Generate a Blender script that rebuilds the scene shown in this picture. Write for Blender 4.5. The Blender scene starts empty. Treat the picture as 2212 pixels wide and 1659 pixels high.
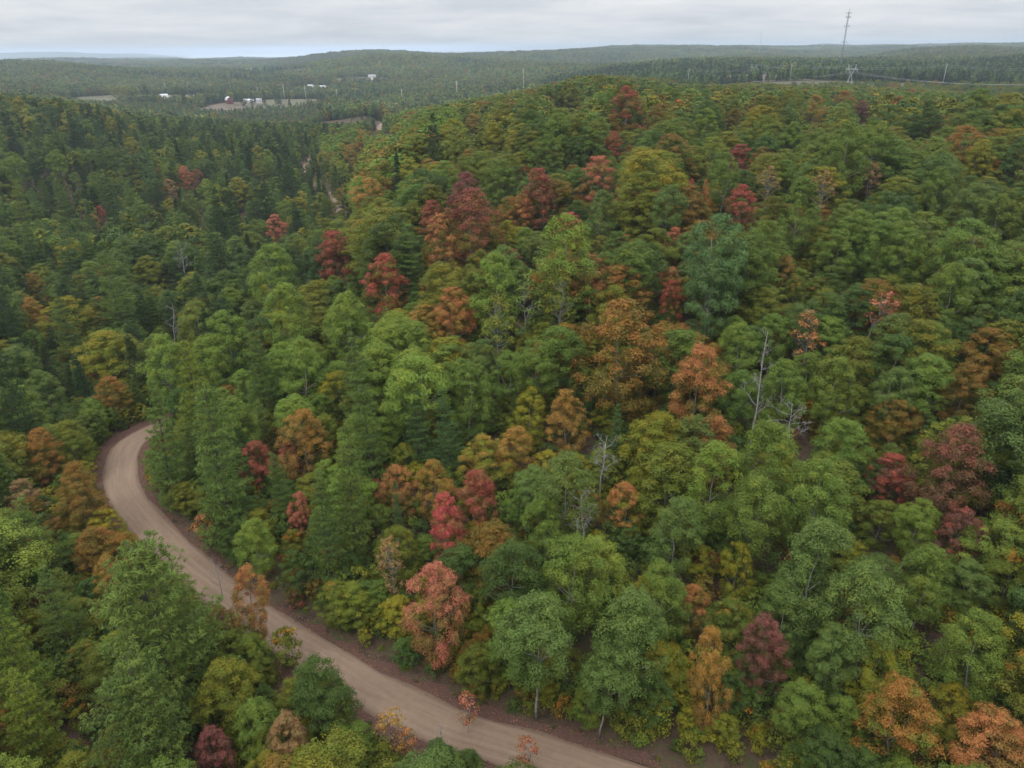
import bpy, math, random
import numpy as np
from mathutils import Vector, Matrix

R = math.radians
SC = bpy.context.scene
COL = SC.collection
rng = np.random.default_rng(7)
random.seed(7)

# ------------------------------------------------------------------ camera
CAMZ = 80.0
FPX = 740.0
PITCH, ROLL = R(24.4), R(0.52)
cam_d = bpy.data.cameras.new('camera')
cam = bpy.data.objects.new('camera', cam_d)
COL.objects.link(cam)
fw = Vector((0, math.cos(PITCH), -math.sin(PITCH)))
up0 = Vector((0, math.sin(PITCH), math.cos(PITCH)))
rt0 = Vector((1, 0, 0))
rt = rt0 * math.cos(ROLL) - up0 * math.sin(ROLL)
up = up0 * math.cos(ROLL) + rt0 * math.sin(ROLL)
cam.matrix_world = Matrix(((rt.x, up.x, -fw.x, 0), (rt.y, up.y, -fw.y, 0), (rt.z, up.z, -fw.z, CAMZ), (0, 0, 0, 1)))
cam_d.sensor_width = 36.0
cam_d.lens = 36.0 * FPX / 1024.0
cam_d.clip_start = 0.5
cam_d.clip_end = 90000.0
SC.camera = cam
RTn, UPn, FWn = np.array(rt), np.array(up), np.array(fw)
K = 1024.0 / 2212.0          # the measurements below were taken on a 2212 px wide view


def ray(dx, dy):
    a = (dx * K - 512.0) / FPX
    b = -(dy * K - 384.0) / FPX
    return FWn + RTn * a + UPn * b


def proj(x, y, z):
    x, y, z = np.asarray(x, float), np.asarray(y, float), np.asarray(z, float)
    q = [x, y, z - CAMZ]
    X = sum(q[i] * RTn[i] for i in range(3))
    Y = sum(q[i] * UPn[i] for i in range(3))
    Z = sum(q[i] * FWn[i] for i in range(3))
    Zs = np.where(Z > 1, Z, 1)
    return (512 + FPX * X / Zs) / K, (384 - FPX * Y / Zs) / K, Z


def at_y(dx, dy, Y):
    d = ray(dx, dy)
    t = Y / d[1]
    return t * d[0], Y, CAMZ + t * d[2]


def at_z(dx, dy, z):
    d = ray(dx, dy)
    t = (z - CAMZ) / d[2]
    return t * d[0], t * d[1], z


# ------------------------------------------------------------------ world, sun, exposure
SUN_EL, SUN_AZ = R(52), R(-150)
w = bpy.data.worlds.new('World')
SC.world = w
w.use_nodes = True
nt = w.node_tree
nt.nodes.clear()
N, L = nt.nodes.new, nt.links.new


def wn(t, **k):
    n = N(t)
    for a, b in k.items():
        setattr(n, a, b)
    return n


def wmath(op, a, b=None):
    n = wn('ShaderNodeMath', operation=op)
    for i, v in enumerate((a, b)):
        if v is None:
            continue
        if isinstance(v, (int, float)):
            n.inputs[i].default_value = v
        else:
            L(v, n.inputs[i])
    return n.outputs[0]


tc = wn('ShaderNodeTexCoord')
sep = wn('ShaderNodeSeparateXYZ')
L(tc.outputs['Generated'], sep.inputs[0])
zc = wmath('MAXIMUM', sep.outputs['Z'], 0.0)
den = wmath('ADD', zc, 0.10)
px = wmath('DIVIDE', sep.outputs['X'], den)
py = wmath('DIVIDE', sep.outputs['Y'], den)
comb = wn('ShaderNodeCombineXYZ')
L(px, comb.inputs[0]); L(py, comb.inputs[1])
n1 = wn('ShaderNodeTexNoise'); n1.inputs['Scale'].default_value = 0.85; n1.inputs['Detail'].default_value = 7
n1.inputs['Roughness'].default_value = 0.55; n1.inputs['Distortion'].default_value = 0.25
n2 = wn('ShaderNodeTexNoise'); n2.inputs['Scale'].default_value = 0.16; n2.inputs['Detail'].default_value = 3
L(comb.outputs[0], n1.inputs['Vector']); L(comb.outputs[0], n2.inputs['Vector'])
cl = wmath('ADD', wmath('MULTIPLY', n1.outputs['Fac'], 0.55), wmath('MULTIPLY', n2.outputs['Fac'], 0.45))
ramp = wn('ShaderNodeValToRGB')
cr = ramp.color_ramp
cr.elements[0].position = 0.40; cr.elements[0].color = (0.64, 0.672, 0.72, 1)
cr.elements[1].position = 0.60; cr.elements[1].color = (0.86, 0.87, 0.885, 1)
e = cr.elements.new(0.50); e.color = (0.755, 0.778, 0.81, 1)
L(cl, ramp.inputs[0])
# an overcast sky is brighter overhead than at the horizon
zen = wmath('ADD', wmath('MULTIPLY', zc, 3.0), 0.95)
clm = wn('ShaderNodeVectorMath', operation='SCALE')
L(ramp.outputs[0], clm.inputs[0]); L(zen, clm.inputs['Scale'])
sky = wn('ShaderNodeTexSky', sky_type='NISHITA')
sky.sun_disc = False
sky.sun_elevation = SUN_EL
sky.sun_rotation = -SUN_AZ
bg1 = wn('ShaderNodeBackground'); bg1.inputs['Strength'].default_value = 0.06
L(sky.outputs[0], bg1.inputs['Color'])
bg2 = wn('ShaderNodeBackground'); bg2.inputs['Strength'].default_value = 1.0
L(clm.outputs[0], bg2.inputs['Color'])
mx = wn('ShaderNodeMixShader'); mx.inputs[0].default_value = 0.95
L(bg1.outputs[0], mx.inputs[1]); L(bg2.outputs[0], mx.inputs[2])
wo = wn('ShaderNodeOutputWorld')
L(mx.outputs[0], wo.inputs['Surface'])

sd = bpy.data.lights.new('sun', 'SUN')
sd.energy = 1.2
sd.angle = R(25)
sd.color = (1.0, 0.97, 0.92)
sun = bpy.data.objects.new('sun', sd)
COL.objects.link(sun)
sdir = Vector((math.cos(SUN_EL) * math.sin(SUN_AZ), math.cos(SUN_EL) * math.cos(SUN_AZ), math.sin(SUN_EL)))
sun.rotation_euler = sdir.to_track_quat('Z', 'Y').to_euler()
sun.location = (0, 0, 400)

SC.view_settings.view_transform = 'Standard'
SC.view_settings.look = 'None'
SC.view_settings.gamma = 1
SC.view_settings.use_curve_mapping = False
SC.view_settings.exposure = -0.08
cy = SC.cycles
cy.max_bounces = 6
cy.diffuse_bounces = 2
cy.glossy_bounces = 1
cy.transmission_bounces = 3
cy.volume_bounces = 1
cy.transparent_max_bounces = 4
cy.caustics_reflective = False
cy.caustics_refractive = False
cy.use_adaptive_sampling = True
cy.adaptive_threshold = 0.02
cy.use_denoising = True
cy.denoising_input_passes = 'RGB_ALBEDO_NORMAL'
cy.denoising_prefilter = 'ACCURATE'
cy.sample_clamp_indirect = 4.0


# ------------------------------------------------------------------ helpers
def tag(o, label=None, cat=None, group=None, kind=None):
    if label: o['label'] = label
    if cat: o['category'] = cat
    if group: o['group'] = group
    if kind: o['kind'] = kind
    return o


def mesh_np(name, V, F, mats=(), attrs=None, smooth=False):
    """V (n,3); F list of index arrays (m,k) all of one k."""
    me = bpy.data.meshes.new(name)
    V = np.asarray(V, np.float32)
    F = np.asarray(F, np.int32)
    k = F.shape[1]
    me.vertices.add(len(V))
    me.vertices.foreach_set('co', V.ravel())
    me.loops.add(F.size)
    me.loops.foreach_set('vertex_index', F.ravel())
    me.polygons.add(len(F))
    me.polygons.foreach_set('loop_start', np.arange(0, F.size, k, dtype=np.int32))
    if smooth:
        me.polygons.foreach_set('use_smooth', np.ones(len(F), bool))
    me.update(calc_edges=True)
    for m in mats:
        me.materials.append(m)
    for an, av in (attrs or {}).items():
        av = np.asarray(av, np.float32)
        if av.ndim == 1:
            a = me.attributes.new(an, 'FLOAT', 'POINT'); a.data.foreach_set('value', av)
        else:
            a = me.attributes.new(an, 'FLOAT_VECTOR', 'POINT'); a.data.foreach_set('vector', av.ravel())
    return me


def link(name, me, parent=None, loc=None):
    o = bpy.data.objects.new(name, me)
    COL.objects.link(o)
    if parent: o.parent = parent
    if loc is not None: o.location = loc
    return o


def empty(name, loc, rz=0.0):
    o = bpy.data.objects.new(name, None)
    o.empty_display_size = 1.0
    COL.objects.link(o)
    o.location = loc
    o.rotation_euler = (0, 0, rz)
    return o


class MB:
    """collects boxes, tubes and free polygons (quads and tris) into one mesh"""
    def __init__(s): s.v, s.f = [], []

    def poly(s, pts):
        b = len(s.v); s.v += [tuple(p) for p in pts]; s.f.append(tuple(range(b, b + len(pts))))

    def box(s, c, d, rz=0.0):
        cx, cy_, cz = c; b = len(s.v); ca, sa = math.cos(rz), math.sin(rz)
        for sz in (-1, 1):
            for sx, sy in ((-1, -1), (1, -1), (1, 1), (-1, 1)):
                x, y = sx * d[0] / 2, sy * d[1] / 2
                s.v.append((cx + x * ca - y * sa, cy_ + x * sa + y * ca, cz + sz * d[2] / 2))
        for q in ((3, 2, 1, 0), (4, 5, 6, 7), (0, 1, 5, 4), (1, 2, 6, 5), (2, 3, 7, 6), (3, 0, 4, 7)):
            s.f.append(tuple(b + i for i in q))

    def tube(s, pts, rad, n=6):
        pts = [Vector(p) for p in pts]; b = len(s.v)
        if not hasattr(rad, '__len__'): rad = [rad] * len(pts)
        for i, p in enumerate(pts):
            d = (pts[min(i + 1, len(pts) - 1)] - pts[max(i - 1, 0)])
            if d.length < 1e-9: d = Vector((0, 0, 1))
            d.normalize()
            a = d.cross(Vector((0, 0, 1)) if abs(d.z) < 0.95 else Vector((1, 0, 0))).normalized(); c = d.cross(a)
            for k in range(n):
                t = 2 * math.pi * k / n
                s.v.append(tuple(p + (a * math.cos(t) + c * math.sin(t)) * rad[i]))
        for i in range(len(pts) - 1):
            for k in range(n):
                s.f.append((b + i * n + k, b + i * n + (k + 1) % n, b + (i + 1) * n + (k + 1) % n, b + (i + 1) * n + k))
        s.f.append(tuple(b + k for k in reversed(range(n))))
        s.f.append(tuple(b + (len(pts) - 1) * n + k for k in range(n)))

    def mesh(s, name, mat, smooth=False):
        me = bpy.data.meshes.new(name)
        me.from_pydata(s.v, [], s.f)
        me.materials.append(mat)
        if smooth: me.polygons.foreach_set('use_smooth', [True] * len(me.polygons))
        me.update()
        return me

    def build(s, name, mat, parent=None, loc=None, smooth=False):
        return link(name, s.mesh(name, mat, smooth), parent, loc)


# ------------------------------------------------------------------ materials
def new_mat(name):
    m = bpy.data.materials.new(name); m.use_nodes = True
    t = m.node_tree; t.nodes.clear()
    return m, t, t.nodes.new, t.links.new


def flat_mat(name, c1, c2, scale=2.0, rough=0.8, detail=5, bump=0.0, spec=0.3, metal=0.0):
    m, t, n, l = new_mat(name)
    o = n('ShaderNodeOutputMaterial'); b = n('ShaderNodeBsdfPrincipled')
    g = n('ShaderNodeNewGeometry'); no = n('ShaderNodeTexNoise')
    no.inputs['Scale'].default_value = scale; no.inputs['Detail'].default_value = detail
    l(g.outputs['Position'], no.inputs['Vector'])
    mx = n('ShaderNodeMix'); mx.data_type = 'RGBA'
    mr = n('ShaderNodeMapRange'); mr.inputs[1].default_value = 0.3; mr.inputs[2].default_value = 0.7
    l(no.outputs['Fac'], mr.inputs[0]); l(mr.outputs[0], mx.inputs[0])
    mx.inputs[6].default_value = (*c1, 1); mx.inputs[7].default_value = (*c2, 1)
    l(mx.outputs[2], b.inputs['Base Color'])
    b.inputs['Roughness'].default_value = rough; b.inputs['Specular IOR Level'].default_value = spec; b.inputs['Metallic'].default_value = metal
    if bump:
        bp = n('ShaderNodeBump'); bp.inputs['Strength'].default_value = bump; bp.inputs['Distance'].default_value = 0.1
        l(no.outputs['Fac'], bp.inputs['Height']); l(bp.outputs[0], b.inputs['Normal'])
    l(b.outputs[0], o.inputs['Surface'])
    return m


def leaf_mat(name, trans=0.14, rough=0.6, spec=0.12):
    """tint -> tint_b as the clumps of a crown turn; one leaf differs a little from the next"""
    m, t, n, l = new_mat(name)
    o = n('ShaderNodeOutputMaterial')
    A = n('ShaderNodeAttribute'); A.attribute_type = 'INSTANCER'; A.attribute_name = 'tint'
    B = n('ShaderNodeAttribute'); B.attribute_type = 'INSTANCER'; B.attribute_name = 'tint_b'
    T = n('ShaderNodeAttribute'); T.attribute_type = 'INSTANCER'; T.attribute_name = 'turn'
    C = n('ShaderNodeAttribute'); C.attribute_type = 'GEOMETRY'; C.attribute_name = 'clump'
    V = n('ShaderNodeAttribute'); V.attribute_type = 'GEOMETRY'; V.attribute_name = 'leaf'

    def ma(op, a, b):
        k = n('ShaderNodeMath'); k.operation = op
        for i, v in enumerate((a, b)):
            if isinstance(v, (int, float)): k.inputs[i].default_value = v
            else: l(v, k.inputs[i])
        return k
    s = ma('ADD', C.outputs['Fac'], T.outputs['Fac'])
    s = ma('ADD', s.outputs[0], ma('MULTIPLY', ma('SUBTRACT', V.outputs['Fac'], 0.5).outputs[0], 0.25).outputs[0])
    tcn = n('ShaderNodeTexCoord'); oi = n('ShaderNodeObjectInfo'); va = n('ShaderNodeVectorMath'); va.operation = 'ADD'
    sc_ = ma('MULTIPLY', oi.outputs['Random'], 90.0)
    l(tcn.outputs['Object'], va.inputs[0]); l(sc_.outputs[0], va.inputs[1])
    nz = n('ShaderNodeTexNoise'); nz.inputs['Scale'].default_value = 0.30; nz.inputs['Detail'].default_value = 2.0
    l(va.outputs[0], nz.inputs['Vector'])
    s = ma('ADD', s.outputs[0], ma('MULTIPLY', ma('SUBTRACT', nz.outputs['Fac'], 0.5).outputs[0], 1.7).outputs[0])
    s = ma('MULTIPLY', ma('SUBTRACT', s.outputs[0], 0.9).outputs[0], 3.2); s.use_clamp = True
    mx = n('ShaderNodeMix'); mx.data_type = 'RGBA'
    l(s.outputs[0], mx.inputs[0]); l(A.outputs['Color'], mx.inputs[6]); l(B.outputs['Color'], mx.inputs[7])
    hs = n('ShaderNodeHueSaturation')
    l(ma('ADD', ma('MULTIPLY', V.outputs['Fac'], 0.036).outputs[0], 0.482).outputs[0], hs.inputs['Hue'])
    l(ma('ADD', ma('MULTIPLY', V.outputs['Fac'], 0.34).outputs[0], 0.83).outputs[0], hs.inputs['Value'])
    hs.inputs['Saturation'].default_value = 1.0
    l(mx.outputs[2], hs.inputs['Color'])
    b = n('ShaderNodeBsdfPrincipled'); b.inputs['Roughness'].default_value = rough; b.inputs['Specular IOR Level'].default_value = spec
    l(hs.outputs[0], b.inputs['Base Color'])
    tr = n('ShaderNodeBsdfTranslucent'); l(hs.outputs[0], tr.inputs['Color'])
    ms = n('ShaderNodeMixShader'); ms.inputs[0].default_value = trans
    l(b.outputs[0], ms.inputs[1]); l(tr.outputs[0], ms.inputs[2])
    l(ms.outputs[0], o.inputs['Surface'])
    return m


M = {}
M['leaf'] = leaf_mat('leaf')
M['needle'] = leaf_mat('needle', 0.15, 0.6, 0.1)
M['bark'] = flat_mat('bark', (0.10, 0.085, 0.07), (0.22, 0.20, 0.175), 3.0, 0.9)
M['dark_bark'] = flat_mat('dark_bark', (0.045, 0.038, 0.032), (0.09, 0.08, 0.07), 3.0, 0.9)
M['pale_bark'] = flat_mat('pale_bark', (0.14, 0.135, 0.12), (0.28, 0.27, 0.245), 1.5, 0.8)
M['dead_wood'] = flat_mat('dead_wood', (0.18, 0.168, 0.16), (0.30, 0.285, 0.27), 1.5, 0.85)
M['twig'] = flat_mat('twig', (0.20, 0.17, 0.15), (0.30, 0.27, 0.25), 1.5, 0.9)

# ------------------------------------------------------------------ terrain
CP = []


def cpw(x, y, z): CP.append((x, y, z))


def cpp(dx, dy, Y, canopy):
    x, y, z = at_y(dx, dy, Y); CP.append((x, y, z - canopy))


ROAD = [at_z(*p) for p in ((1900, 1900, 0.6), (1600, 1780, 0.4), (1400, 1708, 0.2), (1250, 1660, 0.1), (1100, 1612, 0), (960, 1568, 0), (820, 1500, 0), (700, 1428, 0), (585, 1360, 0),
                           (470, 1272, 0), (375, 1190, 0), (308, 1120, 0), (268, 1062, 0), (262, 1010, 0), (285, 955, 0))]
ROAD += [(-80, 157, 0), (-71, 172, -0.2), (-68, 192, -0.5), (-72, 214, -1), (-77, 245, -1.5), (-80, 285, -2), (-83, 330, -3), (-90, 380, -3.5), (-99, 436, -4), (-124, 500, -4.5), (-150, 560, -5), (-168, 640, -6), (-172, 715, -6)]
ROAD += [at_z(812, 290, -7), at_z(819, 275, -7.5), at_z(823, 262, -8), at_z(800, 254, -8.5)]
ROAD = [tuple(map(float, p)) for p in ROAD]
for p in ROAD: cpw(*p)
for p in ((-30, 30, 1), (0, 10, 1), (-80, 0, 2), (60, 10, 3), (120, 20, 8), (-120, 50, 2), (-160, 40, 4), (-110, 100, 0), (-140, 150, -1), (-200, 120, 2), (-260, 160, 4),
          (-150, 210, -2), (-220, 260, -4), (-300, 300, 0), (-150, 350, -7), (-260, 420, -5), (-180, 500, -8), (-330, 520, 2), (-220, 650, -4), (-240, 800, -8), (-330, 950, -12),
          (45, 76, 4), (10, 95, 6), (-15, 105, 4), (30, 118, 12), (65, 80, 8), (100, 80, 10), (150, 80, 14), (-40, 128, 6), (-60, 150, 5), (-48, 185, 8), (0, 155, 20), (60, 155, 23),
          (120, 150, 23), (180, 140, 22), (-40, 200, 16), (0, 214, 30), (80, 214, 34), (160, 200, 34), (240, 190, 32), (-48, 250, 13), (-57, 300, 15), (-52, 340, 22), (-24, 370, 31),
          (18, 400, 36), (0, 290, 35), (80, 290, 40), (160, 290, 39), (230, 270, 37), (320, 260, 34), (149, 420, 34), (218, 400, 34), (290, 380, 31), (260, 750, 24), (130, 760, 26), (400, 700, 26), (350, 900, 27), (200, 900, 27), (500, 850, 27), (-76, 400, 9),
          (51, 600, 42), (18, 650, 32), (-96, 700, 10), (-55, 640, 18), (35, 480, 32), (100, 520, 34), (200, 600, 28), (320, 520, 28), (420, 480, 30), (120, 620, 31), (300, 620, 24),
          (-420, 300, 10), (-600, 600, 28)):
    cpw(*p)
for p in ((60, 203, 700, 20), (160, 214, 720, 20), (250, 232, 760, 21), (300, 246, 780, 22), (400, 256, 850, 22), (500, 262, 850, 22), (600, 268, 850, 22), (-150, 200, 700, 20), (120, 300, 480, 18), (330, 290, 650, 20),
          (1600, 173, 1200, 0), (1600, 166, 1390, 0), (1560, 167, 1380, 2), (1640, 178, 1110, 0), (1500, 182, 1150, 8), (1700, 178, 1080, 0), (1840, 182, 1030, 0), (2000, 186, 1000, 0), (2212, 190, 980, 0), (2400, 192, 980, 0),
          (1560, 141, 1330, 18), (1750, 138, 1350, 20), (1950, 140, 1350, 20), (2060, 132, 1500, 20), (2212, 110, 1800, 20), (2400, 100, 1800, 20), (2130, 158, 1180, 18),
          (1340, 160, 900, 16), (1440, 152, 1000, 16), (1000, 218, 1050, 20), (1150, 193, 1000, 20), (860, 240, 1050, 21), (760, 243, 1200, 20), (560, 246, 1150, 20), (420, 240, 1250, 18), (300, 232, 1250, 18),
          (0, 138, 2700, 16), (100, 139, 2700, 16), (200, 150, 2500, 16), (270, 162, 2400, 14), (60, 165, 2100, 15), (-150, 140, 2600, 16),
          (400, 213, 1700, 0), (600, 222, 1650, 0), (230, 210, 1750, 0), (480, 200, 1850, 12), (300, 195, 1950, 12), (700, 195, 1950, 15), (450, 160, 3000, 12), (560, 162, 3000, 2),
          (800, 182, 2300, 3), (880, 184, 2250, 4), (760, 196, 2000, 3), (960, 190, 1950, 14),
          (60, 131, 6000, 16), (200, 128, 6000, 16), (350, 128, 6000, 16), (500, 127, 6000, 16), (600, 129, 5500, 16), (350, 140, 4300, 14), (550, 142, 4200, 14),
          (650, 126, 4300, 18), (720, 120, 4200, 18), (810, 117, 4000, 18), (900, 116, 3900, 18), (1000, 110, 3800, 18), (1080, 109, 3800, 18), (1180, 108, 3800, 18), (1300, 106, 4200, 18),
          (1480, 104, 5200, 18), (1650, 101, 6500, 18), (1850, 99, 6500, 18), (1000, 135, 2900, 18), (1150, 140, 2700, 18), (1050, 165, 2300, 17), (1180, 170, 2000, 16),
          (1300, 135, 2600, 18), (1350, 147, 1900, 10), (1405, 150, 1850, 0), (1445, 142, 2100, 2), (1550, 122, 3000, 16), (1700, 112, 3800, 16), (1750, 122, 2400, 16), (1900, 112, 3000, 16),
          (1960, 98, 3200, 18), (2060, 90, 3000, 18), (2130, 88, 3000, 18), (2212, 93, 3000, 18), (2400, 95, 3000, 18), (2100, 115, 2200, 17), (1950, 122, 2100, 16), (2212, 118, 2000, 16)):
    cpp(*p)
for p in ((614, 159, 2700, 16), (680, 151, 2750, 16), (720, 141, 2850, 16), (760, 129, 3000, 16), (790, 122, 3100, 16), (860, 119, 3200, 18), (920, 116, 3300, 18)): cpp(*p)
for dx_, Y_, z_ in ((620, 3500, -24), (680, 3500, -20), (740, 3700, -10), (0, 3500, -16), (100, 3500, -18), (200, 3200, -20), (400, 3600, -20), (1750, 3000, 14), (1900, 3600, 14), (1500, 3700, 6), (1300, 3200, 4)):
    cpw(at_y(dx_, 130, Y_)[0], Y_, z_)
for a in (-0.9, -0.6, -0.35, -0.1):
    cpw(a * 9000, 9000, -38); cpw(a * 14000, 14000, -60); cpw(a * 30000, 30000, -60)
for a in (0.2, 0.45, 0.7, 1.0):
    cpw(a * 9500, 9500, 52); cpw(a * 16000, 16000, 60); cpw(a * 30000, 30000, 60)
CPn = np.array(CP, float)


def par(x, y):
    yy = np.maximum(y, -110) + 140.0
    return np.stack([x / yy * 1.6, np.log(yy / 140.0) * 1.15], -1)


P0 = par(CPn[:, 0], CPn[:, 1])
D0 = np.linalg.norm(P0[:, None] - P0[None], axis=-1)
phi = lambda d: -np.sqrt(d * d + 0.0009)
nC = len(P0)
Amat = np.zeros((nC + 3, nC + 3))
Amat[:nC, :nC] = phi(D0) - np.eye(nC) * 0.004
Amat[:nC, nC] = 1; Amat[:nC, nC + 1:] = P0
Amat[nC, :nC] = 1; Amat[nC + 1:, :nC] = P0.T
WGT = np.linalg.solve(Amat, np.concatenate([CPn[:, 2], np.zeros(3)]))


def vnoise(x, y, s, seed=0):
    """smooth value noise"""
    x = x / s; y = y / s
    xi = np.floor(x).astype(np.int64); yi = np.floor(y).astype(np.int64)
    fx = x - xi; fy = y - yi
    fx = fx * fx * (3 - 2 * fx); fy = fy * fy * (3 - 2 * fy)

    def h(a, b):
        v = (a * 374761393 + b * 668265263 + seed * 1442695041) & 0xffffffff
        v = ((v ^ (v >> 13)) * 1274126177) & 0xffffffff
        return ((v ^ (v >> 16)) & 0xffff) / 65535.0
    return (h(xi, yi) * (1 - fx) + h(xi + 1, yi) * fx) * (1 - fy) + (h(xi, yi + 1) * (1 - fx) + h(xi + 1, yi + 1) * fx) * fy


# the road's own centre line, used to keep the ground flat under it
def smooth_line(pts, step):
    P = np.array(pts); out = []
    for i in range(len(P) - 1):
        p0, p1, p2, p3 = P[max(i - 1, 0)], P[i], P[i + 1], P[min(i + 2, len(P) - 1)]
        n = max(2, int(np.linalg.norm(p2 - p1) / step))
        for t in np.linspace(0, 1, n, endpoint=False):
            out.append(0.5 * (2 * p1 + (p2 - p0) * t + (2 * p0 - 5 * p1 + 4 * p2 - p3) * t * t + (3 * p1 - p0 - 3 * p2 + p3) * t ** 3))
    out.append(P[-1])
    return np.array(out)


RL = smooth_line(ROAD, 2.5)


def road_dist(x, y):
    x = np.atleast_1d(np.asarray(x, float)); y = np.atleast_1d(np.asarray(y, float))
    d = np.full(x.shape, 1e9); zz = np.zeros(x.shape)
    near = np.where((x > -330) & (x < 130) & (y > 20) & (y < 1300))[0]
    for c in np.array_split(near, max(1, len(near) // 4000 + 1)):
        if len(c) == 0: continue
        q = (x[c, None] - RL[None, :, 0]) ** 2 + (y[c, None] - RL[None, :, 1]) ** 2
        k = q.argmin(1)
        d[c] = np.sqrt(q[np.arange(len(c)), k]); zz[c] = RL[k, 2]
    return d, zz


def height(x, y):
    sh = np.shape(x)
    x = np.atleast_1d(np.asarray(x, float)).ravel(); y = np.atleast_1d(np.asarray(y, float)).ravel()
    z = np.empty(len(x))
    for c in np.array_split(np.arange(len(x)), len(x) // 20000 + 1):
        p = par(x[c], y[c])
        d = np.linalg.norm(p[:, None] - P0[None], axis=-1)
        z[c] = phi(d) @ WGT[:nC] + WGT[nC] + p @ WGT[nC + 1:]
    z += (vnoise(x, y, 28, 3) - 0.5) * 1.6 + (vnoise(x, y, 9, 5) - 0.5) * 0.5
    fa = np.clip((y - 1200) / 2500, 0, 1)
    z += fa * ((vnoise(x, y, 900, 8) - 0.5) * 46 + (vnoise(x, y, 350, 9) - 0.5) * 24) + np.clip((y - 1900) / 1200, 0, 1) * (vnoise(x, y * .8, 1700, 12) - 0.5) * 60
    d, zr = road_dist(x, y)
    k = np.clip((d - 4.0) / 5.0, 0, 1); k = k * k * (3 - 2 * k)
    z = np.where(d < 9, (zr - 0.06) * (1 - k) + z * k, z)
    return z.reshape(sh) if sh else float(z[0])


# ground: one sheet from behind the camera to the horizon
na, nb = 340, 330
av = np.linspace(-1.55, 1.55, na)
bv = np.concatenate([np.linspace(math.log(30), math.log(600), 170, endpoint=False), np.linspace(math.log(600), math.log(42000), nb - 170)])
AA, BB = np.meshgrid(av, bv)
YY = np.exp(BB) - 140.0
XX = AA * np.exp(BB) / 1.25
ZZ = height(XX.ravel(), YY.ravel()).reshape(XX.shape)
idx = np.arange(na * nb).reshape(nb, na)
FQ = np.stack([idx[:-1, :-1], idx[:-1, 1:], idx[1:, 1:], idx[1:, :-1]], -1).reshape(-1, 4)


def ground_mat():
    m, t, n, l = new_mat('forest_floor')
    o = n('ShaderNodeOutputMaterial'); b = n('ShaderNodeBsdfPrincipled'); g = n('ShaderNodeNewGeometry')
    a = n('ShaderNodeTexNoise'); a.inputs['Scale'].default_value = 0.35; a.inputs['Detail'].default_value = 8; a.inputs['Roughness'].default_value = 0.7
    c = n('ShaderNodeTexNoise'); c.inputs['Scale'].default_value = 5.0; c.inputs['Detail'].default_value = 4
    l(g.outputs['Position'], a.inputs['Vector']); l(g.outputs['Position'], c.inputs['Vector'])
    r = n('ShaderNodeValToRGB'); r.color_ramp.elements[0].color = (0.035, 0.026, 0.018, 1); r.color_ramp.elements[0].position = 0.35
    r.color_ramp.elements[1].color = (0.05, 0.055, 0.022, 1); r.color_ramp.elements[1].position = 0.62
    k = r.color_ramp.elements.new(0.5); k.color = (0.075, 0.05, 0.034, 1)
    l(a.outputs['Fac'], r.inputs[0])
    mx = n('ShaderNodeMix'); mx.data_type = 'RGBA'; mx.blend_type = 'OVERLAY'; mx.inputs[0].default_value = 0.6
    l(r.outputs[0], mx.inputs[6]); l(c.outputs['Fac'], mx.inputs[7])
    l(mx.outputs[2], b.inputs['Base Color']); b.inputs['Roughness'].default_value = 0.95; b.inputs['Specular IOR Level'].default_value = 0.1
    l(b.outputs[0], o.inputs['Surface'])
    return m


M['ground'] = ground_mat()
g = link('ground', mesh_np('ground', np.stack([XX, YY, ZZ], -1).reshape(-1, 3), FQ, (M['ground'],), smooth=True))
tag(g, 'rolling forest floor under the trees', kind='structure')


# ------------------------------------------------------------------ the gravel road and its verges
def strip(line, offs, zoff, name, mat, wob=0.0, crown=0.0):
    T = np.gradient(line[:, :2], axis=0); T /= np.linalg.norm(T, axis=1)[:, None]
    Nn = np.stack([-T[:, 1], T[:, 0]], -1)
    s = np.concatenate([[0], np.cumsum(np.linalg.norm(np.diff(line[:, :2], axis=0), axis=1))])
    V, ac, al = [], [], []
    for j, of in enumerate(offs):
        e = (vnoise(s, s * 0 + j * 7.3, 5.0, 21) - 0.5) * 2 * wob * (1 if j in (0, len(offs) - 1) else 0)
        q = line[:, :2] + Nn * (of + e)[:, None]
        hz = line[:, 2] + zoff + crown * (1 - (of / max(abs(offs[0]), abs(offs[-1]))) ** 2)
        V.append(np.column_stack([q, hz])); ac.append(np.full(len(line), of)); al.append(s)
    V = np.array(V); m_, n_ = V.shape[:2]
    ii = np.arange(m_ * n_).reshape(m_, n_)
    F = np.stack([ii[1:, :-1], ii[1:, 1:], ii[:-1, 1:], ii[:-1, :-1]], -1).reshape(-1, 4)
    return mesh_np(name, V.reshape(-1, 3), F, (mat,), {'across': np.concatenate(ac), 'along': np.concatenate(al)}, smooth=True)


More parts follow.
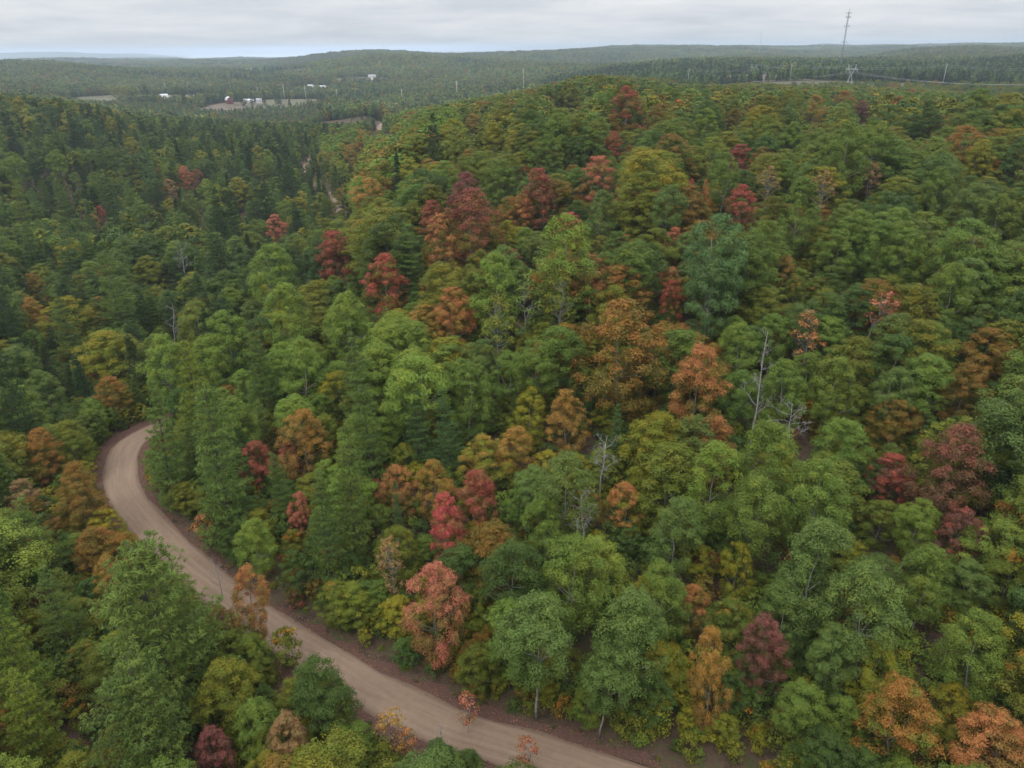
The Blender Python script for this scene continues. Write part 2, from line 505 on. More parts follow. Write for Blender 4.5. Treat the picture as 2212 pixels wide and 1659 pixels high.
def road_mat():
    m, t, n, l = new_mat('gravel')
    o = n('ShaderNodeOutputMaterial'); b = n('ShaderNodeBsdfPrincipled'); g = n('ShaderNodeNewGeometry')
    ac = n('ShaderNodeAttribute'); ac.attribute_name = 'across'
    al = n('ShaderNodeAttribute'); al.attribute_name = 'along'
    cb = n('ShaderNodeCombineXYZ')
    sc = n('ShaderNodeMath'); sc.operation = 'MULTIPLY'; sc.inputs[1].default_value = 0.045
    l(al.outputs['Fac'], sc.inputs[0]); l(ac.outputs['Fac'], cb.inputs[0]); l(sc.outputs[0], cb.inputs[1])
    st = n('ShaderNodeTexNoise'); st.inputs['Scale'].default_value = 1.7; st.inputs['Detail'].default_value = 5; st.inputs['Roughness'].default_value = 0.6
    l(cb.outputs[0], st.inputs['Vector'])
    fi = n('ShaderNodeTexNoise'); fi.inputs['Scale'].default_value = 1.1; fi.inputs['Detail'].default_value = 9; fi.inputs['Roughness'].default_value = 0.75
    l(g.outputs['Position'], fi.inputs['Vector'])
    ad = n('ShaderNodeMath'); ad.operation = 'ADD'
    m1 = n('ShaderNodeMath'); m1.operation = 'MULTIPLY'; m1.inputs[1].default_value = 0.65; l(st.outputs['Fac'], m1.inputs[0])
    m2 = n('ShaderNodeMath'); m2.operation = 'MULTIPLY'; m2.inputs[1].default_value = 0.35; l(fi.outputs['Fac'], m2.inputs[0])
    l(m1.outputs[0], ad.inputs[0]); l(m2.outputs[0], ad.inputs[1])
    r = n('ShaderNodeValToRGB')
    r.color_ramp.elements[0].position = 0.36; r.color_ramp.elements[0].color = (0.155, 0.106, 0.072, 1)
    r.color_ramp.elements[1].position = 0.64; r.color_ramp.elements[1].color = (0.222, 0.158, 0.112, 1)
    k = r.color_ramp.elements.new(0.5); k.color = (0.190, 0.132, 0.092, 1)
    l(ad.outputs[0], r.inputs[0])
    # loose dirt and leaves gather on the edges
    ab = n('ShaderNodeMath'); ab.operation = 'ABSOLUTE'; l(ac.outputs['Fac'], ab.inputs[0])
    a2 = n('ShaderNodeMath'); a2.operation = 'ADD'; l(ab.outputs[0], a2.inputs[0]); l(fi.outputs['Fac'], a2.inputs[1])
    mr = n('ShaderNodeMapRange'); mr.inputs[1].default_value = 2.95; mr.inputs[2].default_value = 3.75; l(a2.outputs[0], mr.inputs[0])
    mx = n('ShaderNodeMix'); mx.data_type = 'RGBA'; l(mr.outputs[0], mx.inputs[0]); l(r.outputs[0], mx.inputs[6]); mx.inputs[7].default_value = (0.115, 0.075, 0.055, 1)
    l(mx.outputs[2], b.inputs['Base Color']); b.inputs['Roughness'].default_value = 0.92; b.inputs['Specular IOR Level'].default_value = 0.2
    bp = n('ShaderNodeBump'); bp.inputs['Strength'].default_value = 0.5; bp.inputs['Distance'].default_value = 0.06
    l(ad.outputs[0], bp.inputs['Height']); l(bp.outputs[0], b.inputs['Normal'])
    l(b.outputs[0], o.inputs['Surface'])
    return m


M['road'] = road_mat()
M['verge'] = flat_mat('leaf_litter', (0.055, 0.03, 0.024), (0.125, 0.07, 0.052), 6.0, 0.95, 8, 0.6, 0.1)
RW = 3.2
rd = link('gravel_road', strip(RL, [-RW, -2.4, -1.2, 0, 1.2, 2.4, RW], 0.06, 'gravel_road', M['road'], 0.35, 0.08))
tag(rd, 'brown gravel road curving through the trees', kind='structure')
for nm, of in (('road_verge', [-5.4, -4.2, -2.9]), ('road_verge', [2.9, 4.4, 6.0])):
    vg = link(nm, strip(RL, of, 0.035, nm, M['verge'], 0.5))
    tag(vg, 'strip of red-brown leaf litter beside the gravel road', kind='structure')

# ------------------------------------------------------------------ lake, far shore
M['water'] = flat_mat('water', (0.42, 0.48, 0.55), (0.5, 0.55, 0.62), 0.002, 0.25, 2, 0, 0.5)  # the pale sky reflection is put into the base colour
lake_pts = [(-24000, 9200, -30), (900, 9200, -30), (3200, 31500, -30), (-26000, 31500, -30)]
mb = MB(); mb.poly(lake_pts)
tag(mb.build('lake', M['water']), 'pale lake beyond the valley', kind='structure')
M['far_hill'] = flat_mat('far_hill', (0.04, 0.06, 0.035), (0.065, 0.08, 0.04), 0.004, 0.95, 4, 0, 0.1)


def ridge(name, prof, Y, depth, base):
    """prof: (measured x, y) of the crest, at distance Y"""
    xs = np.linspace(prof[0][0], prof[-1][0], 90)
    ys = np.interp(xs, [p[0] for p in prof], [p[1] for p in prof])
    ys = ys + (vnoise(xs, xs * 0, 14, 31) - 0.5) * 1.2
    V = []
    for q in range(4):
        for x_, y_ in zip(xs, ys):
            X, _, Z = at_y(x_, y_, Y)
            k = (0, 0.6, 1.0, 0.0)[q]; yo = (-depth, -depth * .45, 0, depth)[q]
            V.append((X, Y + yo, base + (Z - base) * k))
    V = np.array(V); n_ = len(xs); ii = np.arange(4 * n_).reshape(4, n_)
    F = np.stack([ii[:-1, :-1], ii[:-1, 1:], ii[1:, 1:], ii[1:, :-1]], -1).reshape(-1, 4)
    return link(name, mesh_np(name, V, F, (M['far_hill'],), smooth=True))


tag(ridge('hills', [(-500, 116), (-200, 113), (0, 114), (60, 112.5), (130, 112), (200, 114.5), (280, 118), (345, 123.5), (400, 128)], 15000, 1800, -32), 'blue hills on the far shore of the lake', kind='structure')
tag(ridge('hills', [(170, 121), (225, 118), (270, 114.5), (310, 115.5), (345, 119.5), (372, 121.5)], 19000, 1500, -32), 'blue headland beyond the far hills', kind='structure')

# ------------------------------------------------------------------ open land: fields, sand pits, tracks
CLEAR = []      # polygons (world xy) kept free of trees


def ground_hit(dx, dy, y0=300, y1=9000):
    """where the line of sight through a measured point first meets the ground"""
    d = ray(dx, dy)
    ys = np.geomspace(y0, y1, 500)
    xs = d[0] / d[1] * ys; zs = CAMZ + d[2] / d[1] * ys
    hz = height(xs, ys)
    k = np.argmax(hz >= zs)
    if hz[k] < zs[k]: return None
    return float(xs[k]), float(ys[k]), float(hz[k])


def inside(px_, py_, poly):
    c = np.zeros(np.shape(px_), bool); n_ = len(poly)
    for i in range(n_):
        x1, y1 = poly[i]; x2, y2 = poly[(i + 1) % n_]
        if y1 == y2: continue
        cc = ((y1 > py_) != (y2 > py_)) & (px_ < (x2 - x1) * (py_ - y1) / (y2 - y1) + x1)
        c ^= cc
    return c


def patch(name, poly, mat, label, zo=0.25, res=24):
    poly = np.array(poly); lo, hi = poly.min(0), poly.max(0)
    # rings from the centre outwards, so that the outline stays exact
    cen = poly.mean(0)
    out = []
    for i in range(len(poly)):
        a, b = poly[i], poly[(i + 1) % len(poly)]
        for t in np.linspace(0, 1, 8, endpoint=False): out.append(a + (b - a) * t)
    out = np.array(out); V = [cen]; 
    rings = 10
    for r_ in range(1, rings + 1): V += list(cen + (out - cen) * r_ / rings)
    V = np.array(V); Z = height(V[:, 0], V[:, 1]) + zo
    V3 = np.column_stack([V, Z]); n_ = len(out); F = []
    mb = MB(); mb.v = [tuple(v) for v in V3]
    for i in range(n_): mb.f.append((0, 1 + i, 1 + (i + 1) % n_))
    for r_ in range(rings - 1):
        b0 = 1 + r_ * n_; b1 = b0 + n_
        for i in range(n_): mb.f.append((b0 + i, b1 + i, b1 + (i + 1) % n_, b0 + (i + 1) % n_))
    o = mb.build(name, mat, smooth=True)
    CLEAR.append([tuple(p) for p in poly])
    return tag(o, label, kind='structure')


M['stubble'] = flat_mat('stubble', (0.088, 0.068, 0.048), (0.125, 0.095, 0.068), 0.03, 0.95)
M['meadow'] = flat_mat('meadow', (0.066, 0.074, 0.034), (0.105, 0.092, 0.05), 0.03, 0.95)
M['brown_field'] = flat_mat('brown_field', (0.066, 0.052, 0.042), (0.095, 0.073, 0.056), 0.05, 0.95)
M['sand'] = flat_mat('sand', (0.48, 0.38, 0.30), (0.60, 0.50, 0.40), 0.05, 0.95)
M['corridor'] = flat_mat('corridor_grass', (0.05, 0.058, 0.03), (0.08, 0.07, 0.042), 0.04, 0.95)


def field_at(dx, Y, wid, dep, jit=0.12, ang=0.0):
    x0, y0, _ = at_y(dx, 200, Y)
    out = []
    for k in range(12):
        t = 2 * math.pi * k / 12
        r_ = 1 + (random.random() - .5) * 2 * jit
        cx_, cy_ = wid / 2 * np.sign(math.cos(t)) * abs(math.cos(t)) ** .6 * r_, dep / 2 * np.sign(math.sin(t)) * abs(math.sin(t)) ** .6 * r_
        out.append((x0 + cx_ * math.cos(ang) - cy_ * math.sin(ang), y0 + cx_ * math.sin(ang) + cy_ * math.cos(ang)))
    return out


def cam_below():
    pass


patch('field', field_at(285, 1670, 220, 470), M['meadow'], 'pale green and tan field beside the white barn')
patch('field', field_at(405, 1700, 170, 420), M['stubble'], 'tan stubble field behind the white barn')
patch('field', field_at(632, 1620, 160, 320), M['meadow'], 'dry grass field beside the utility poles')
patch('field', field_at(500, 1510, 90, 210), M['stubble'], 'bare farmyard ground round the red barn')
patch('field', field_at(590, 3000, 330, 330), M['stubble'], 'distant tan field beside the long white building')
patch('field', field_at(770, 2330, 190, 260), M['meadow'], 'pale meadow below the white house on the hill')
patch('field', field_at(720, 2080, 260, 200), M['meadow'], 'clearing with white roofs in the valley')
patch('field', field_at(880, 2240, 120, 160), M['meadow'], 'grass clearing round the grey-roofed house')
patch('field', field_at(205, 3200, 300, 260), M['stubble'], 'small distant tan field in the valley')
patch('field', field_at(1595, 1260, 180, 250), M['brown_field'], 'bare brown field in front of the pine rows')
patch('field', field_at(1900, 1045, 640, 130, 0.08), M['corridor'], 'mown grass of the power line corridor')
for q_, (dx_, Y_, w_, d_) in enumerate(((255, 2900, 150, 260), (470, 3300, 220, 330), (395, 3700, 260, 300), (640, 2700, 160, 220), (120, 3500, 200, 260), (520, 2350, 120, 200))):
    patch('field', field_at(dx_, Y_, w_, d_), M['stubble' if q_ % 2 else 'meadow'], ('small meadow deep in the wooded valley', 'narrow tan field far down the valley', 'thin pale field near the far ridge', 'thin tan strip below the far hill', 'small green field near the left ridge', 'small tan clearing past the farms')[q_])
patch('sand_pit', field_at(1408, 1880, 110, 170, 0.2), M['sand'], 'pale sand pit with a smooth mound')
patch('sand_pit', field_at(1452, 2300, 120, 190, 0.2), M['sand'], 'smaller pale sand pit farther off')
patch('sand_pit', field_at(800, 2360, 30, 190, 0.1), M['sand'], 'pale sandy drive climbing to the white house', 0.5)


def in_clear(x, y):
    c = np.zeros(np.shape(x), bool)
    for p in CLEAR: c |= inside(x, y, p)
    return c


# ------------------------------------------------------------------ tree meshes
def leaves_mesh(name, P, Nrm, size, aspect, clump, mat, r, along=None):
    """P, Nrm (n,3); folded rhombic leaves; along: optional axis of each leaf"""
    n_ = len(P)
    Nrm = Nrm / np.maximum(np.linalg.norm(Nrm, axis=1), 1e-6)[:, None]
    a = r.normal(size=(n_, 3)) if along is None else along + r.normal(size=(n_, 3)) * 0.15
    a -= Nrm * (a * Nrm).sum(1)[:, None]
    a /= np.maximum(np.linalg.norm(a, axis=1), 1e-6)[:, None]
    b = np.cross(Nrm, a)
    s = size[:, None]
    fold = Nrm * s * 0.16
    V = np.stack([P - a * s * .5, P + b * s * .5 * aspect + fold, P + a * s * .5, P - b * s * .5 * aspect + fold], 1).reshape(-1, 3)
    F = np.arange(4 * n_).reshape(n_, 4)
    lv = np.repeat(r.random(n_), 4)
    return mesh_np(name, V, F, (mat,), {'clump': np.repeat(clump, 4), 'leaf': lv})


def unit(v): return v / np.maximum(np.linalg.norm(v, axis=-1, keepdims=True), 1e-6)


def trunk_tubes(mb, H, r0, limbs, r, top=0.9, lean=(0, 0), sides=6):
    n_ = 8
    wob = np.cumsum(r.normal(size=(n_, 2)) * 0.18, 0); wob -= wob[0]
    pts = [(wob[i, 0] + lean[0] * (i / (n_ - 1)) ** 1.3, wob[i, 1] + lean[1] * (i / (n_ - 1)) ** 1.3, H * top * i / (n_ - 1) - (0.7 if i == 0 else 0)) for i in range(n_)]
    rad = [r0 * (1 - 0.86 * i / (n_ - 1)) for i in range(n_)]
    mb.tube(pts, rad, sides)
    for c, rr in limbs:
        zt = max(min(c[2] - 0.55 * math.hypot(c[0], c[1]) - 0.5, H * top * 0.97), H * 0.12)
        f = zt / (H * top) * (n_ - 1); i = min(int(f), n_ - 2); q = f - i
        a = np.array(pts[i]) * (1 - q) + np.array(pts[i + 1]) * q
        c = np.array(c); mid = a * .45 + c * .55 + np.array([0, 0, -0.10 * np.linalg.norm(c - a)]) + r.normal(size=3) * .2
        mb.tube([a, mid, c], [rr, rr * .7, rr * .25], 4)
    return pts


def broadleaf(name, seed, H, Rr, base, n_cl, n_leaf, lsize, rc=(1.0, 1.8), flat=0.75, power=0.6, skew=1.0, bark='bark', r0=0.22, n_limb=16, lobes=7, inner=0.25, lean=(0, 0), aspect=0.8, trunk=True):
    r = np.random.default_rng(seed)
    lob = unit(r.normal(size=(lobes, 3)) * [1, 1, .6])
    C, RC, TN = [], [], []
    i = 0
    while len(C) < n_cl:
        i += 1
        t = r.random() ** 0.8
        th = i * 2.39996 + r.normal() * .35
        pr = Rr * max(math.sin(math.pi * min(max((t ** skew) * .93 + .055, 0), 1)), 0.02) ** power
        d = np.array([math.cos(th), math.sin(th), (t - .5) * 1.2]); d /= np.linalg.norm(d)
        lf = 0.66 + 0.46 * max(0, (lob @ d).max()) ** 5
        q = r.uniform(.8, 1.0) if r.random() > inner else r.uniform(.25, .7)
        z = max(H * (base + (1 - base) * t) + r.normal() * .25, .2)
        cr_ = r.uniform(*rc) * (1.0 if t < .85 else .8)
        rad = max(pr * lf * q - cr_ * .35, 0)
        lx, ly = lean[0] * (z / H) ** 1.3, lean[1] * (z / H) ** 1.3
        C.append((math.cos(th) * rad + lx, math.sin(th) * rad + ly, min(z, H - cr_ * flat * .8))); RC.append(cr_); TN.append(0.62 * r.random() + 0.38 * t)
    C, RC, TN = np.array(C), np.array(RC), np.array(TN)
    cnt = np.maximum((n_leaf * RC ** 2 / (RC ** 2).sum()).astype(int), 3)
    ci = np.repeat(np.arange(n_cl), cnt); n_ = len(ci)
    out = unit(np.column_stack([C[ci, 0], C[ci, 1], (C[ci, 2] - H * (base + 1) * .45) * .6]))
    d = unit(r.normal(size=(n_, 3)) + out * .8 + np.array([0, 0, .85]))
    rr = RC[ci] * (0.45 + 0.6 * r.random(n_) ** .6)
    # a clump is itself ragged
    rag = 1 + 0.28 * np.sin(d[:, 0] * 5 + ci) * np.sin(d[:, 1] * 6 + ci * 1.7)
    P = C[ci] + d * (rr * rag)[:, None] * np.array([1.12, 1.12, flat])
    nr = unit(d + r.normal(size=(n_, 3)) * .24 + np.array([0, 0, .30]))
    me = leaves_mesh(name, P, nr, lsize * r.uniform(.65, 1.3, n_), aspect, np.clip(TN[ci] + r.normal(size=n_) * .05, 0, 1), M['leaf'], r)
    if not trunk: return me, None
    mb = MB()
    lowc = np.where(C[:, 2] < H * (base + (1 - base) * (.95 if rc[1] < 1.25 and n_leaf < 3000 else .55)))[0]
    sel = r.permutation(lowc)[:n_limb]
    trunk_tubes(mb, H, r0, [(C[k], r.uniform(.05, .10) * r0 / .22) for k in sel], r, .86, lean)
    return me, mb.mesh(name + '_trunk', M[bark], True)


def conifer(name, seed, H, Rr, base, dz, nbr, tuft, blades, bl, bw, rise=0.12, droop=0.0, bark='dark_bark', r0=0.25, gap=0.12, power=0.8, trunk=True, tip=0.55):
    r = np.random.default_rng(seed)
    P, Nn, Al, S, Cn = [], [], [], [], []
    mb = MB(); z = H * base; k = 0
    lop = r.uniform(.8, 1.15, 12)
    while z < H * .985:
        t = (z / H - base) / (1 - base)
        Lb = Rr * (1 - t) ** power * (0.72 + 0.28 * min(1, t * 5 + .2)) + .35
        if r.random() < gap: z += dz * .7
        for j in range(nbr if t < .9 else max(3, nbr - 2)):
            th = 2 * math.pi * (j / nbr) + k * 1.1 + r.normal() * .25
            Lx = Lb * r.uniform(.68, 1.1) * lop[int((th % 6.283) / 6.284 * 12)]
            dirv = np.array([math.cos(th), math.sin(th), 0]); sd_ = np.array([-math.sin(th), math.cos(th), 0])
            zz = z + r.normal() * dz * .2
            ru = rise * (0.5 + 1.6 * t)
            tone = .6 * r.random() + .4 * t
            npos = max(2, int(Lx / tuft))
            for q in range(npos):
                f = 0.16 + 0.84 * (q + r.random() * .6) / npos
                for sd2 in ((0,) if f > .9 else (-1, 0, 1)):
                    off = sd2 * (1 - f) * Lx * .55 * r.uniform(.6, 1.1)
                    p = dirv * Lx * f + sd_ * off + np.array([0, 0, zz + ru * Lx * f ** 2 * 1.1 - droop * Lx * f * (1.1 - f * .3) - abs(off) * .05])
                    m_ = blades
                    dd = unit(dirv * .75 + sd_ * .5 * sd2 + r.normal(size=(m_, 3)) * .6 + np.array([0, 0, tip]))
                    P.append(p + dd * bl * .45 + r.normal(size=(m_, 3)) * .06); Al.append(dd)
                    Nn.append(unit(r.normal(size=(m_, 3)) * .7 + np.array([0, 0, 1.0])))
                    S.append(bl * r.uniform(.7, 1.25, m_)); Cn.append(np.full(m_, tone))
            if trunk:
                mb.tube([(0, 0, zz), tuple(dirv * Lx * .5 + [0, 0, zz + ru * Lx * .28 - droop * Lx * .5]), tuple(dirv * Lx * .92 + [0, 0, zz + ru * Lx * .93 - droop * Lx * .7])], [.05, .035, .012], 3)
        z += dz * (1 - .45 * t) * r.uniform(.85, 1.15); k += 1
    m_ = 14
    P.append(np.array([0, 0, H * .985]) + r.normal(size=(m_, 3)) * .12); Al.append(unit(r.normal(size=(m_, 3)) * .4 + [0, 0, 1])); Nn.append(r.normal(size=(m_, 3))); S.append(np.full(m_, bl)); Cn.append(np.full(m_, .9))
    P, Nn, Al, S, Cn = map(np.concatenate, (P, Nn, Al, S, Cn))
    me = leaves_mesh(name, P, Nn, S, bw, Cn, M['needle'], r, Al)
    if not trunk: return me, None
    mb.tube([(0, 0, -.7), (0.05, 0, H * .35), (0, .06, H * .7), (0, 0, H * .97)], [r0 * .9, r0 * .6, r0 * .3, .02], 7)
    return me, mb.mesh(name + '_trunk', M[bark], True)


def bare(name, seed, H, spread, mat='dead_wood', r0=0.2, first=0.35, n1=11, lean=(0, 0), twigs=True, up_=0.5):
    r = np.random.default_rng(seed); tr = MB(); br = MB()
    pts = trunk_tubes(tr, H, r0, [], r, .98, lean)
    P = np.array(pts)
    for k in range(n1):
        f = first + (1 - first) * (k + r.random()) / n1 * .97
        g_ = f * (len(P) - 1); i = min(int(g_), len(P) - 2); a = P[i] + (P[i + 1] - P[i]) * (g_ - i)
        th = k * 2.4 + r.normal() * .4; Lb = spread * (1.15 - f * .75) * r.uniform(.6, 1.15)
        d = np.array([math.cos(th), math.sin(th), up_ * r.uniform(.3, 1.4)]); q = [a]
        for s_ in range(4):
            d = unit(d + r.normal(size=3) * .22 + [0, 0, .06]); q.append(q[-1] + d * Lb / 4)
        rb = r0 * .38 * (1.1 - f * .6)
        br.tube(q, [rb, rb * .75, rb * .5, rb * .35, .015], 4)
        for m_ in range(5 if twigs else 2):
            j = 1 + r.integers(0, 4); d2 = unit(d + r.normal(size=3) * .8); q2 = [q[j]]
            for s_ in range(3):
                d2 = unit(d2 + r.normal(size=3) * .3); q2.append(q2[-1] + d2 * Lb * .13)
            br.tube(q2, [rb * .35, rb * .28, rb * .2, .012], 3)
            if twigs:
                for e_ in range(2):
                    d3 = unit(d2 + r.normal(size=3) * .8); br.tube([q2[1 + e_], q2[1 + e_] + d3 * Lb * .12, q2[1 + e_] + unit(d3 + r.normal(size=3) * .3) * Lb * .24], [rb * .2, .016, .01], 3)
    return br.mesh(name, M[mat], True), tr.mesh(name + '_trunk', M[mat], True)


VAR = {}
HI = dict(n_leaf=23000, lsize=.215)
VAR['maple_tree'] = [broadleaf('maple', 100 + s, 17.5, 6.0, .07, 120, rc=(.8, 1.5), flat=.74, power=.62, skew=sk, lobes=7, **HI) for s, sk in ((0, 1.0), (1, .9), (2, 1.15), (3, 1.0), (4, .85), (5, 1.3), (6, .95))]
VAR['aspen_tree'] = [broadleaf('aspen', 200 + s, 20.5, 5.0, bs, 115, rc=(.8, 1.4), flat=.9, power=.6, skew=.95, bark='pale_bark', r0=.2, lobes=9, n_leaf=20000, lsize=.21, inner=.2, n_limb=12) for s, bs in ((0, .27), (1, .34), (2, .22), (3, .30), (4, .26), (5, .18), (6, .38))]
VAR['pine_tree'] = [conifer('pine', 300 + s, 22, Rr + .5, .08, 1.8, 7, .58, 12, .50, .17, .16, .03, gap=.10, power=.66, tip=.30) for s, Rr in ((0, 5.0), (1, 4.4), (2, 5.4), (3, 4.6))]
VAR['bushy_pine'] = [conifer('bushy_pine', 350 + s, 19, 6.4, .10, 1.35, 8, .58, 12, .50, .17, .20, .0, gap=.06, power=.42, tip=.45) for s in range(2)]
VAR['spruce_tree'] = [conifer('spruce', 400 + s, 20, 3.5, .08, 1.05, 7, .62, 8, .50, .19, .02, .16, gap=.08, power=.95, r0=.2, tip=.15) for s in range(3)]
VAR['sparse'] = [broadleaf('sparse_crown', 500 + s, 19, 3.8, .34, 60, 1700, .36, rc=(.7, 1.2), flat=.8, power=.6, bark='pale_bark', r0=.19, n_limb=46, inner=.35) for s in range(3)]
VAR['leaning'] = [broadleaf('leaning_crown', 530, 19, 3.8, .62, 30, 900, .4, rc=(.6, 1.1), flat=.7, power=.6, bark='pale_bark', r0=.2, n_limb=30, inner=.35, lean=(4.5, 1))]
VAR['dead_tree'] = [bare('dead', 600, 19, 4.2), bare('dead', 601, 17, 4.6, lean=(1.2, 0)), bare('dead', 602, 15, 5.0, first=.5, n1=13, up_=.8)]
VAR['bare'] = [bare('bare_crown', 620, 9, 3.2, 'twig', .11, .3, 16, up_=1.6), bare('bare_crown', 621, 8, 2.6, 'twig', .09, .3, 14, up_=1.8)]
VAR['sapling'] = [broadleaf('sapling', 700 + s, 6.5, 1.9, .12, 34, 1500, .30, rc=(.45, .85), flat=.75, power=.6, r0=.08, n_limb=14, inner=.3) for s in range(3)]
VAR['thin_sapling'] = [broadleaf('thin_sapling', 720 + s, 7, 1.7, .25, 30, 520, .27, rc=(.4, .75), flat=.8, power=.6, r0=.07, n_limb=26, inner=.4, bark='twig') for s in range(3)]

# ------------------------------------------------------------------ palette (leaf reflectances)
PAL = {
    # name: (tint, tint_b, turn)
    'mid-green': ((.074, .118, .035), (.100, .142, .037), .25),
    'bright green': ((.092, .150, .042), (.115, .165, .040), .35),
    'grey-green': ((.064, .104, .044), (.084, .124, .046), .3),
    'dark green': ((.040, .072, .028), (.055, .088, .030), .25),
    'olive-green': ((.088, .110, .025), (.118, .122, .025), .3),
    'yellow-green': ((.118, .140, .026), (.165, .150, .026), .4),
    'orange-flecked green': ((.080, .100, .026), (.24, .105, .03), .10),
    'russet': ((.100, .083, .027), (.175, .085, .035), .5),
    'brown-olive': ((.095, .080, .026), (.135, .078, .028), .45),
    'golden': ((.20, .145, .026), (.27, .145, .03), .45),
    'orange': ((.185, .115, .030), (.32, .128, .042), .55),
    'salmon-red': ((.215, .100, .040), (.36, .115, .068), .55),
    'red': ((.150, .068, .030), (.275, .066, .042), .55),
    'scarlet': ((.27, .055, .042), (.40, .068, .062), .6),
    'dark red': ((.120, .064, .028), (.205, .064, .040), .45),
    'burgundy': ((.112, .052, .033), (.175, .056, .047), .5),
    'tan': ((.20, .135, .055), (.26, .15, .06), .5),
    'pine green': ((.068, .112, .044), (.088, .136, .05), .4),
    'blue-green': ((.052, .100, .056), (.066, .118, .062), .4),
    'dark pine green': ((.025, .048, .025), (.035, .060, .029), .4),
    'yellow-tinged pine green': ((.085, .125, .030), (.11, .145, .032), .4),
}

PAL = {k: tuple((c[0] * 1.26, c[1] * 1.15, c[2] * .58) for c in v[:2]) + (v[2],) if v[0][1] > v[0][0] * .8 else v for k, v in PAL.items()}

# ------------------------------------------------------------------ hand-placed trees: measured crown centre, crown width, kind, palette name, label, short name
A_, P_, M_, S_ = 'aspen_tree', 'pine_tree', 'maple_tree', 'spruce_tree'
HT = []


def T(dx, dy, wd, sp, pal, label, short, hf=1.0, var=None, name=None, cat='tree', pal2=None, group=None, Y=None):
    HT.append(dict(dx=dx, dy=dy, w=wd, sp=sp, pal=pal, label=label, short=short, hf=hf, var=var, name=name, cat=cat, pal2=pal2, group=group, Y=Y))


# red and orange maples of the middle hillside
T(728, 560, 88, 'maple_tree', 'red', 'tall brick-red maple with a narrow top on the left slope', 'the brick-red maple', 1.2)
T(745, 632, 60, 'maple_tree', 'dark red', 'small dark red maple tucked under the brick-red maple', 'the small dark red maple', .9)
T(832, 615, 118, 'maple_tree', 'russet', 'broad rust-red maple with orange edges beside the brick-red maple', 'the rust-red maple', 1, None, None, 'tree', 'red')
T(1232, 498, 70, 'maple_tree', 'scarlet', 'scarlet maple, the brightest red crown on the hill', 'the scarlet maple', .9)
T(1175, 425, 92, 'maple_tree', 'dark red', 'tall dark red maple behind the scarlet maple', 'the tall dark red maple', 1.1, pal2='red')
T(1003, 435, 105, 'maple_tree', 'burgundy', 'wine-red maple at the back of the brown-red clump', 'the wine-red maple')
T(1020, 488, 150, 'maple_tree', 'russet', 'wide brown-red maple in the middle of the hilltop clump', 'the wide brown-red maple', .9, pal2='dark red')
T(930, 480, 80, 'maple_tree', 'red', 'orange-red maple at the edge of the hilltop clump', 'the orange-red maple')
T(965, 525, 110, 'maple_tree', 'brown-olive', 'ochre maple in front of the hilltop clump', 'the ochre maple', pal2='orange')
T(1100, 515, 60, 'maple_tree', 'yellow-green', 'slim yellow-green maple standing in front of the brown-red clump', 'the slim yellow-green maple', 1.1)
T(1130, 460, 70, 'maple_tree', 'russet', 'orange-brown maple between the dark red and wine-red maples', 'the orange-brown maple', pal2='orange')
T(1295, 398, 92, 'maple_tree', 'orange', 'peaked orange maple high on the hill', 'the peaked orange maple', 1.05, pal2='salmon-red')
T(1603, 452, 84, 'maple_tree', 'dark red', 'rounded deep red maple among green trees', 'the rounded deep red maple', 1.05, pal2='red')
T(1520, 375, 48, 'maple_tree', 'scarlet', 'small bright red maple above the rounded deep red maple', 'the small bright red maple')
T(1600, 342, 62, 'maple_tree', 'scarlet', 'flat-topped crimson maple high on the slope', 'the flat-topped crimson maple', .8, pal2='burgundy')
T(1494, 442, 32, 'maple_tree', 'red', 'narrow red maple like a flame', 'the flame-shaped red maple', 1.8)
T(1526, 444, 30, 'maple_tree', 'orange', 'narrow orange-brown maple beside the flame-shaped red one', 'the narrow orange maple', 1.7)
T(1452, 540, 56, 'maple_tree', 'salmon-red', 'salmon-red maple half hidden behind the tall grey-green aspen', 'the half-hidden salmon maple', 1.3)
T(1355, 243, 95, 'maple_tree', 'russet', 'red-brown maple along the skyline of the hill', 'the red-brown skyline maple', pal2='red')
T(1325, 320, 60, 'maple_tree', 'russet', 'small rust-topped maple below the skyline maple', 'the rust-topped maple', pal2='red')
T(1862, 248, 48, 'maple_tree', 'burgundy', 'purple-red maple near the power line ridge', 'the purple-red maple')
T(1760, 245, 66, 'maple_tree', 'golden', 'golden-topped maple near the power line ridge', 'the golden-topped maple')
T(1684, 588, 74, 'maple_tree', 'orange', 'vivid orange maple behind the leaning birch side', 'the vivid orange maple', .9, pal2='golden')
T(1720, 640, 60, 'maple_tree', 'orange-flecked green', 'green maple with orange lower leaves by the vivid orange one', 'the orange-skirted maple', 1.1)
T(1870, 690, 100, 'aspen_tree', 'salmon-red', 'leaning pale trunk with only its top leaves left, salmon-red', 'the leaning birch', 1.0, ('leaning', 0))
T(1740, 735, 78, 'maple_tree', 'tan', 'sandy orange maple with thin leaves in the middle of the slope', 'the sandy orange maple', 1, ('sparse', 0), pal2='orange')
T(1500, 845, 140, 'maple_tree', 'russet', 'tall pointed maple turning orange and brown', 'the pointed orange-brown maple', 1.35, pal2='orange')
T(1345, 770, 225, 'maple_tree', 'brown-olive', 'huge russet-brown maple, widest crown on the slope', 'the huge russet maple', 1.0, None, pal2='russet')
T(1330, 690, 120, 'maple_tree', 'olive-green', 'olive maple just behind the huge russet maple', 'the olive maple')
T(1452, 660, 62, 'maple_tree', 'russet', 'red-brown pointed maple beside the huge russet one', 'the red-brown pointed maple', 1.3, pal2='red')
T(982, 690, 104, 'maple_tree', 'golden', 'golden maple with an orange crest in the middle of the slope', 'the golden orange-crested maple', 1.15, pal2='orange')
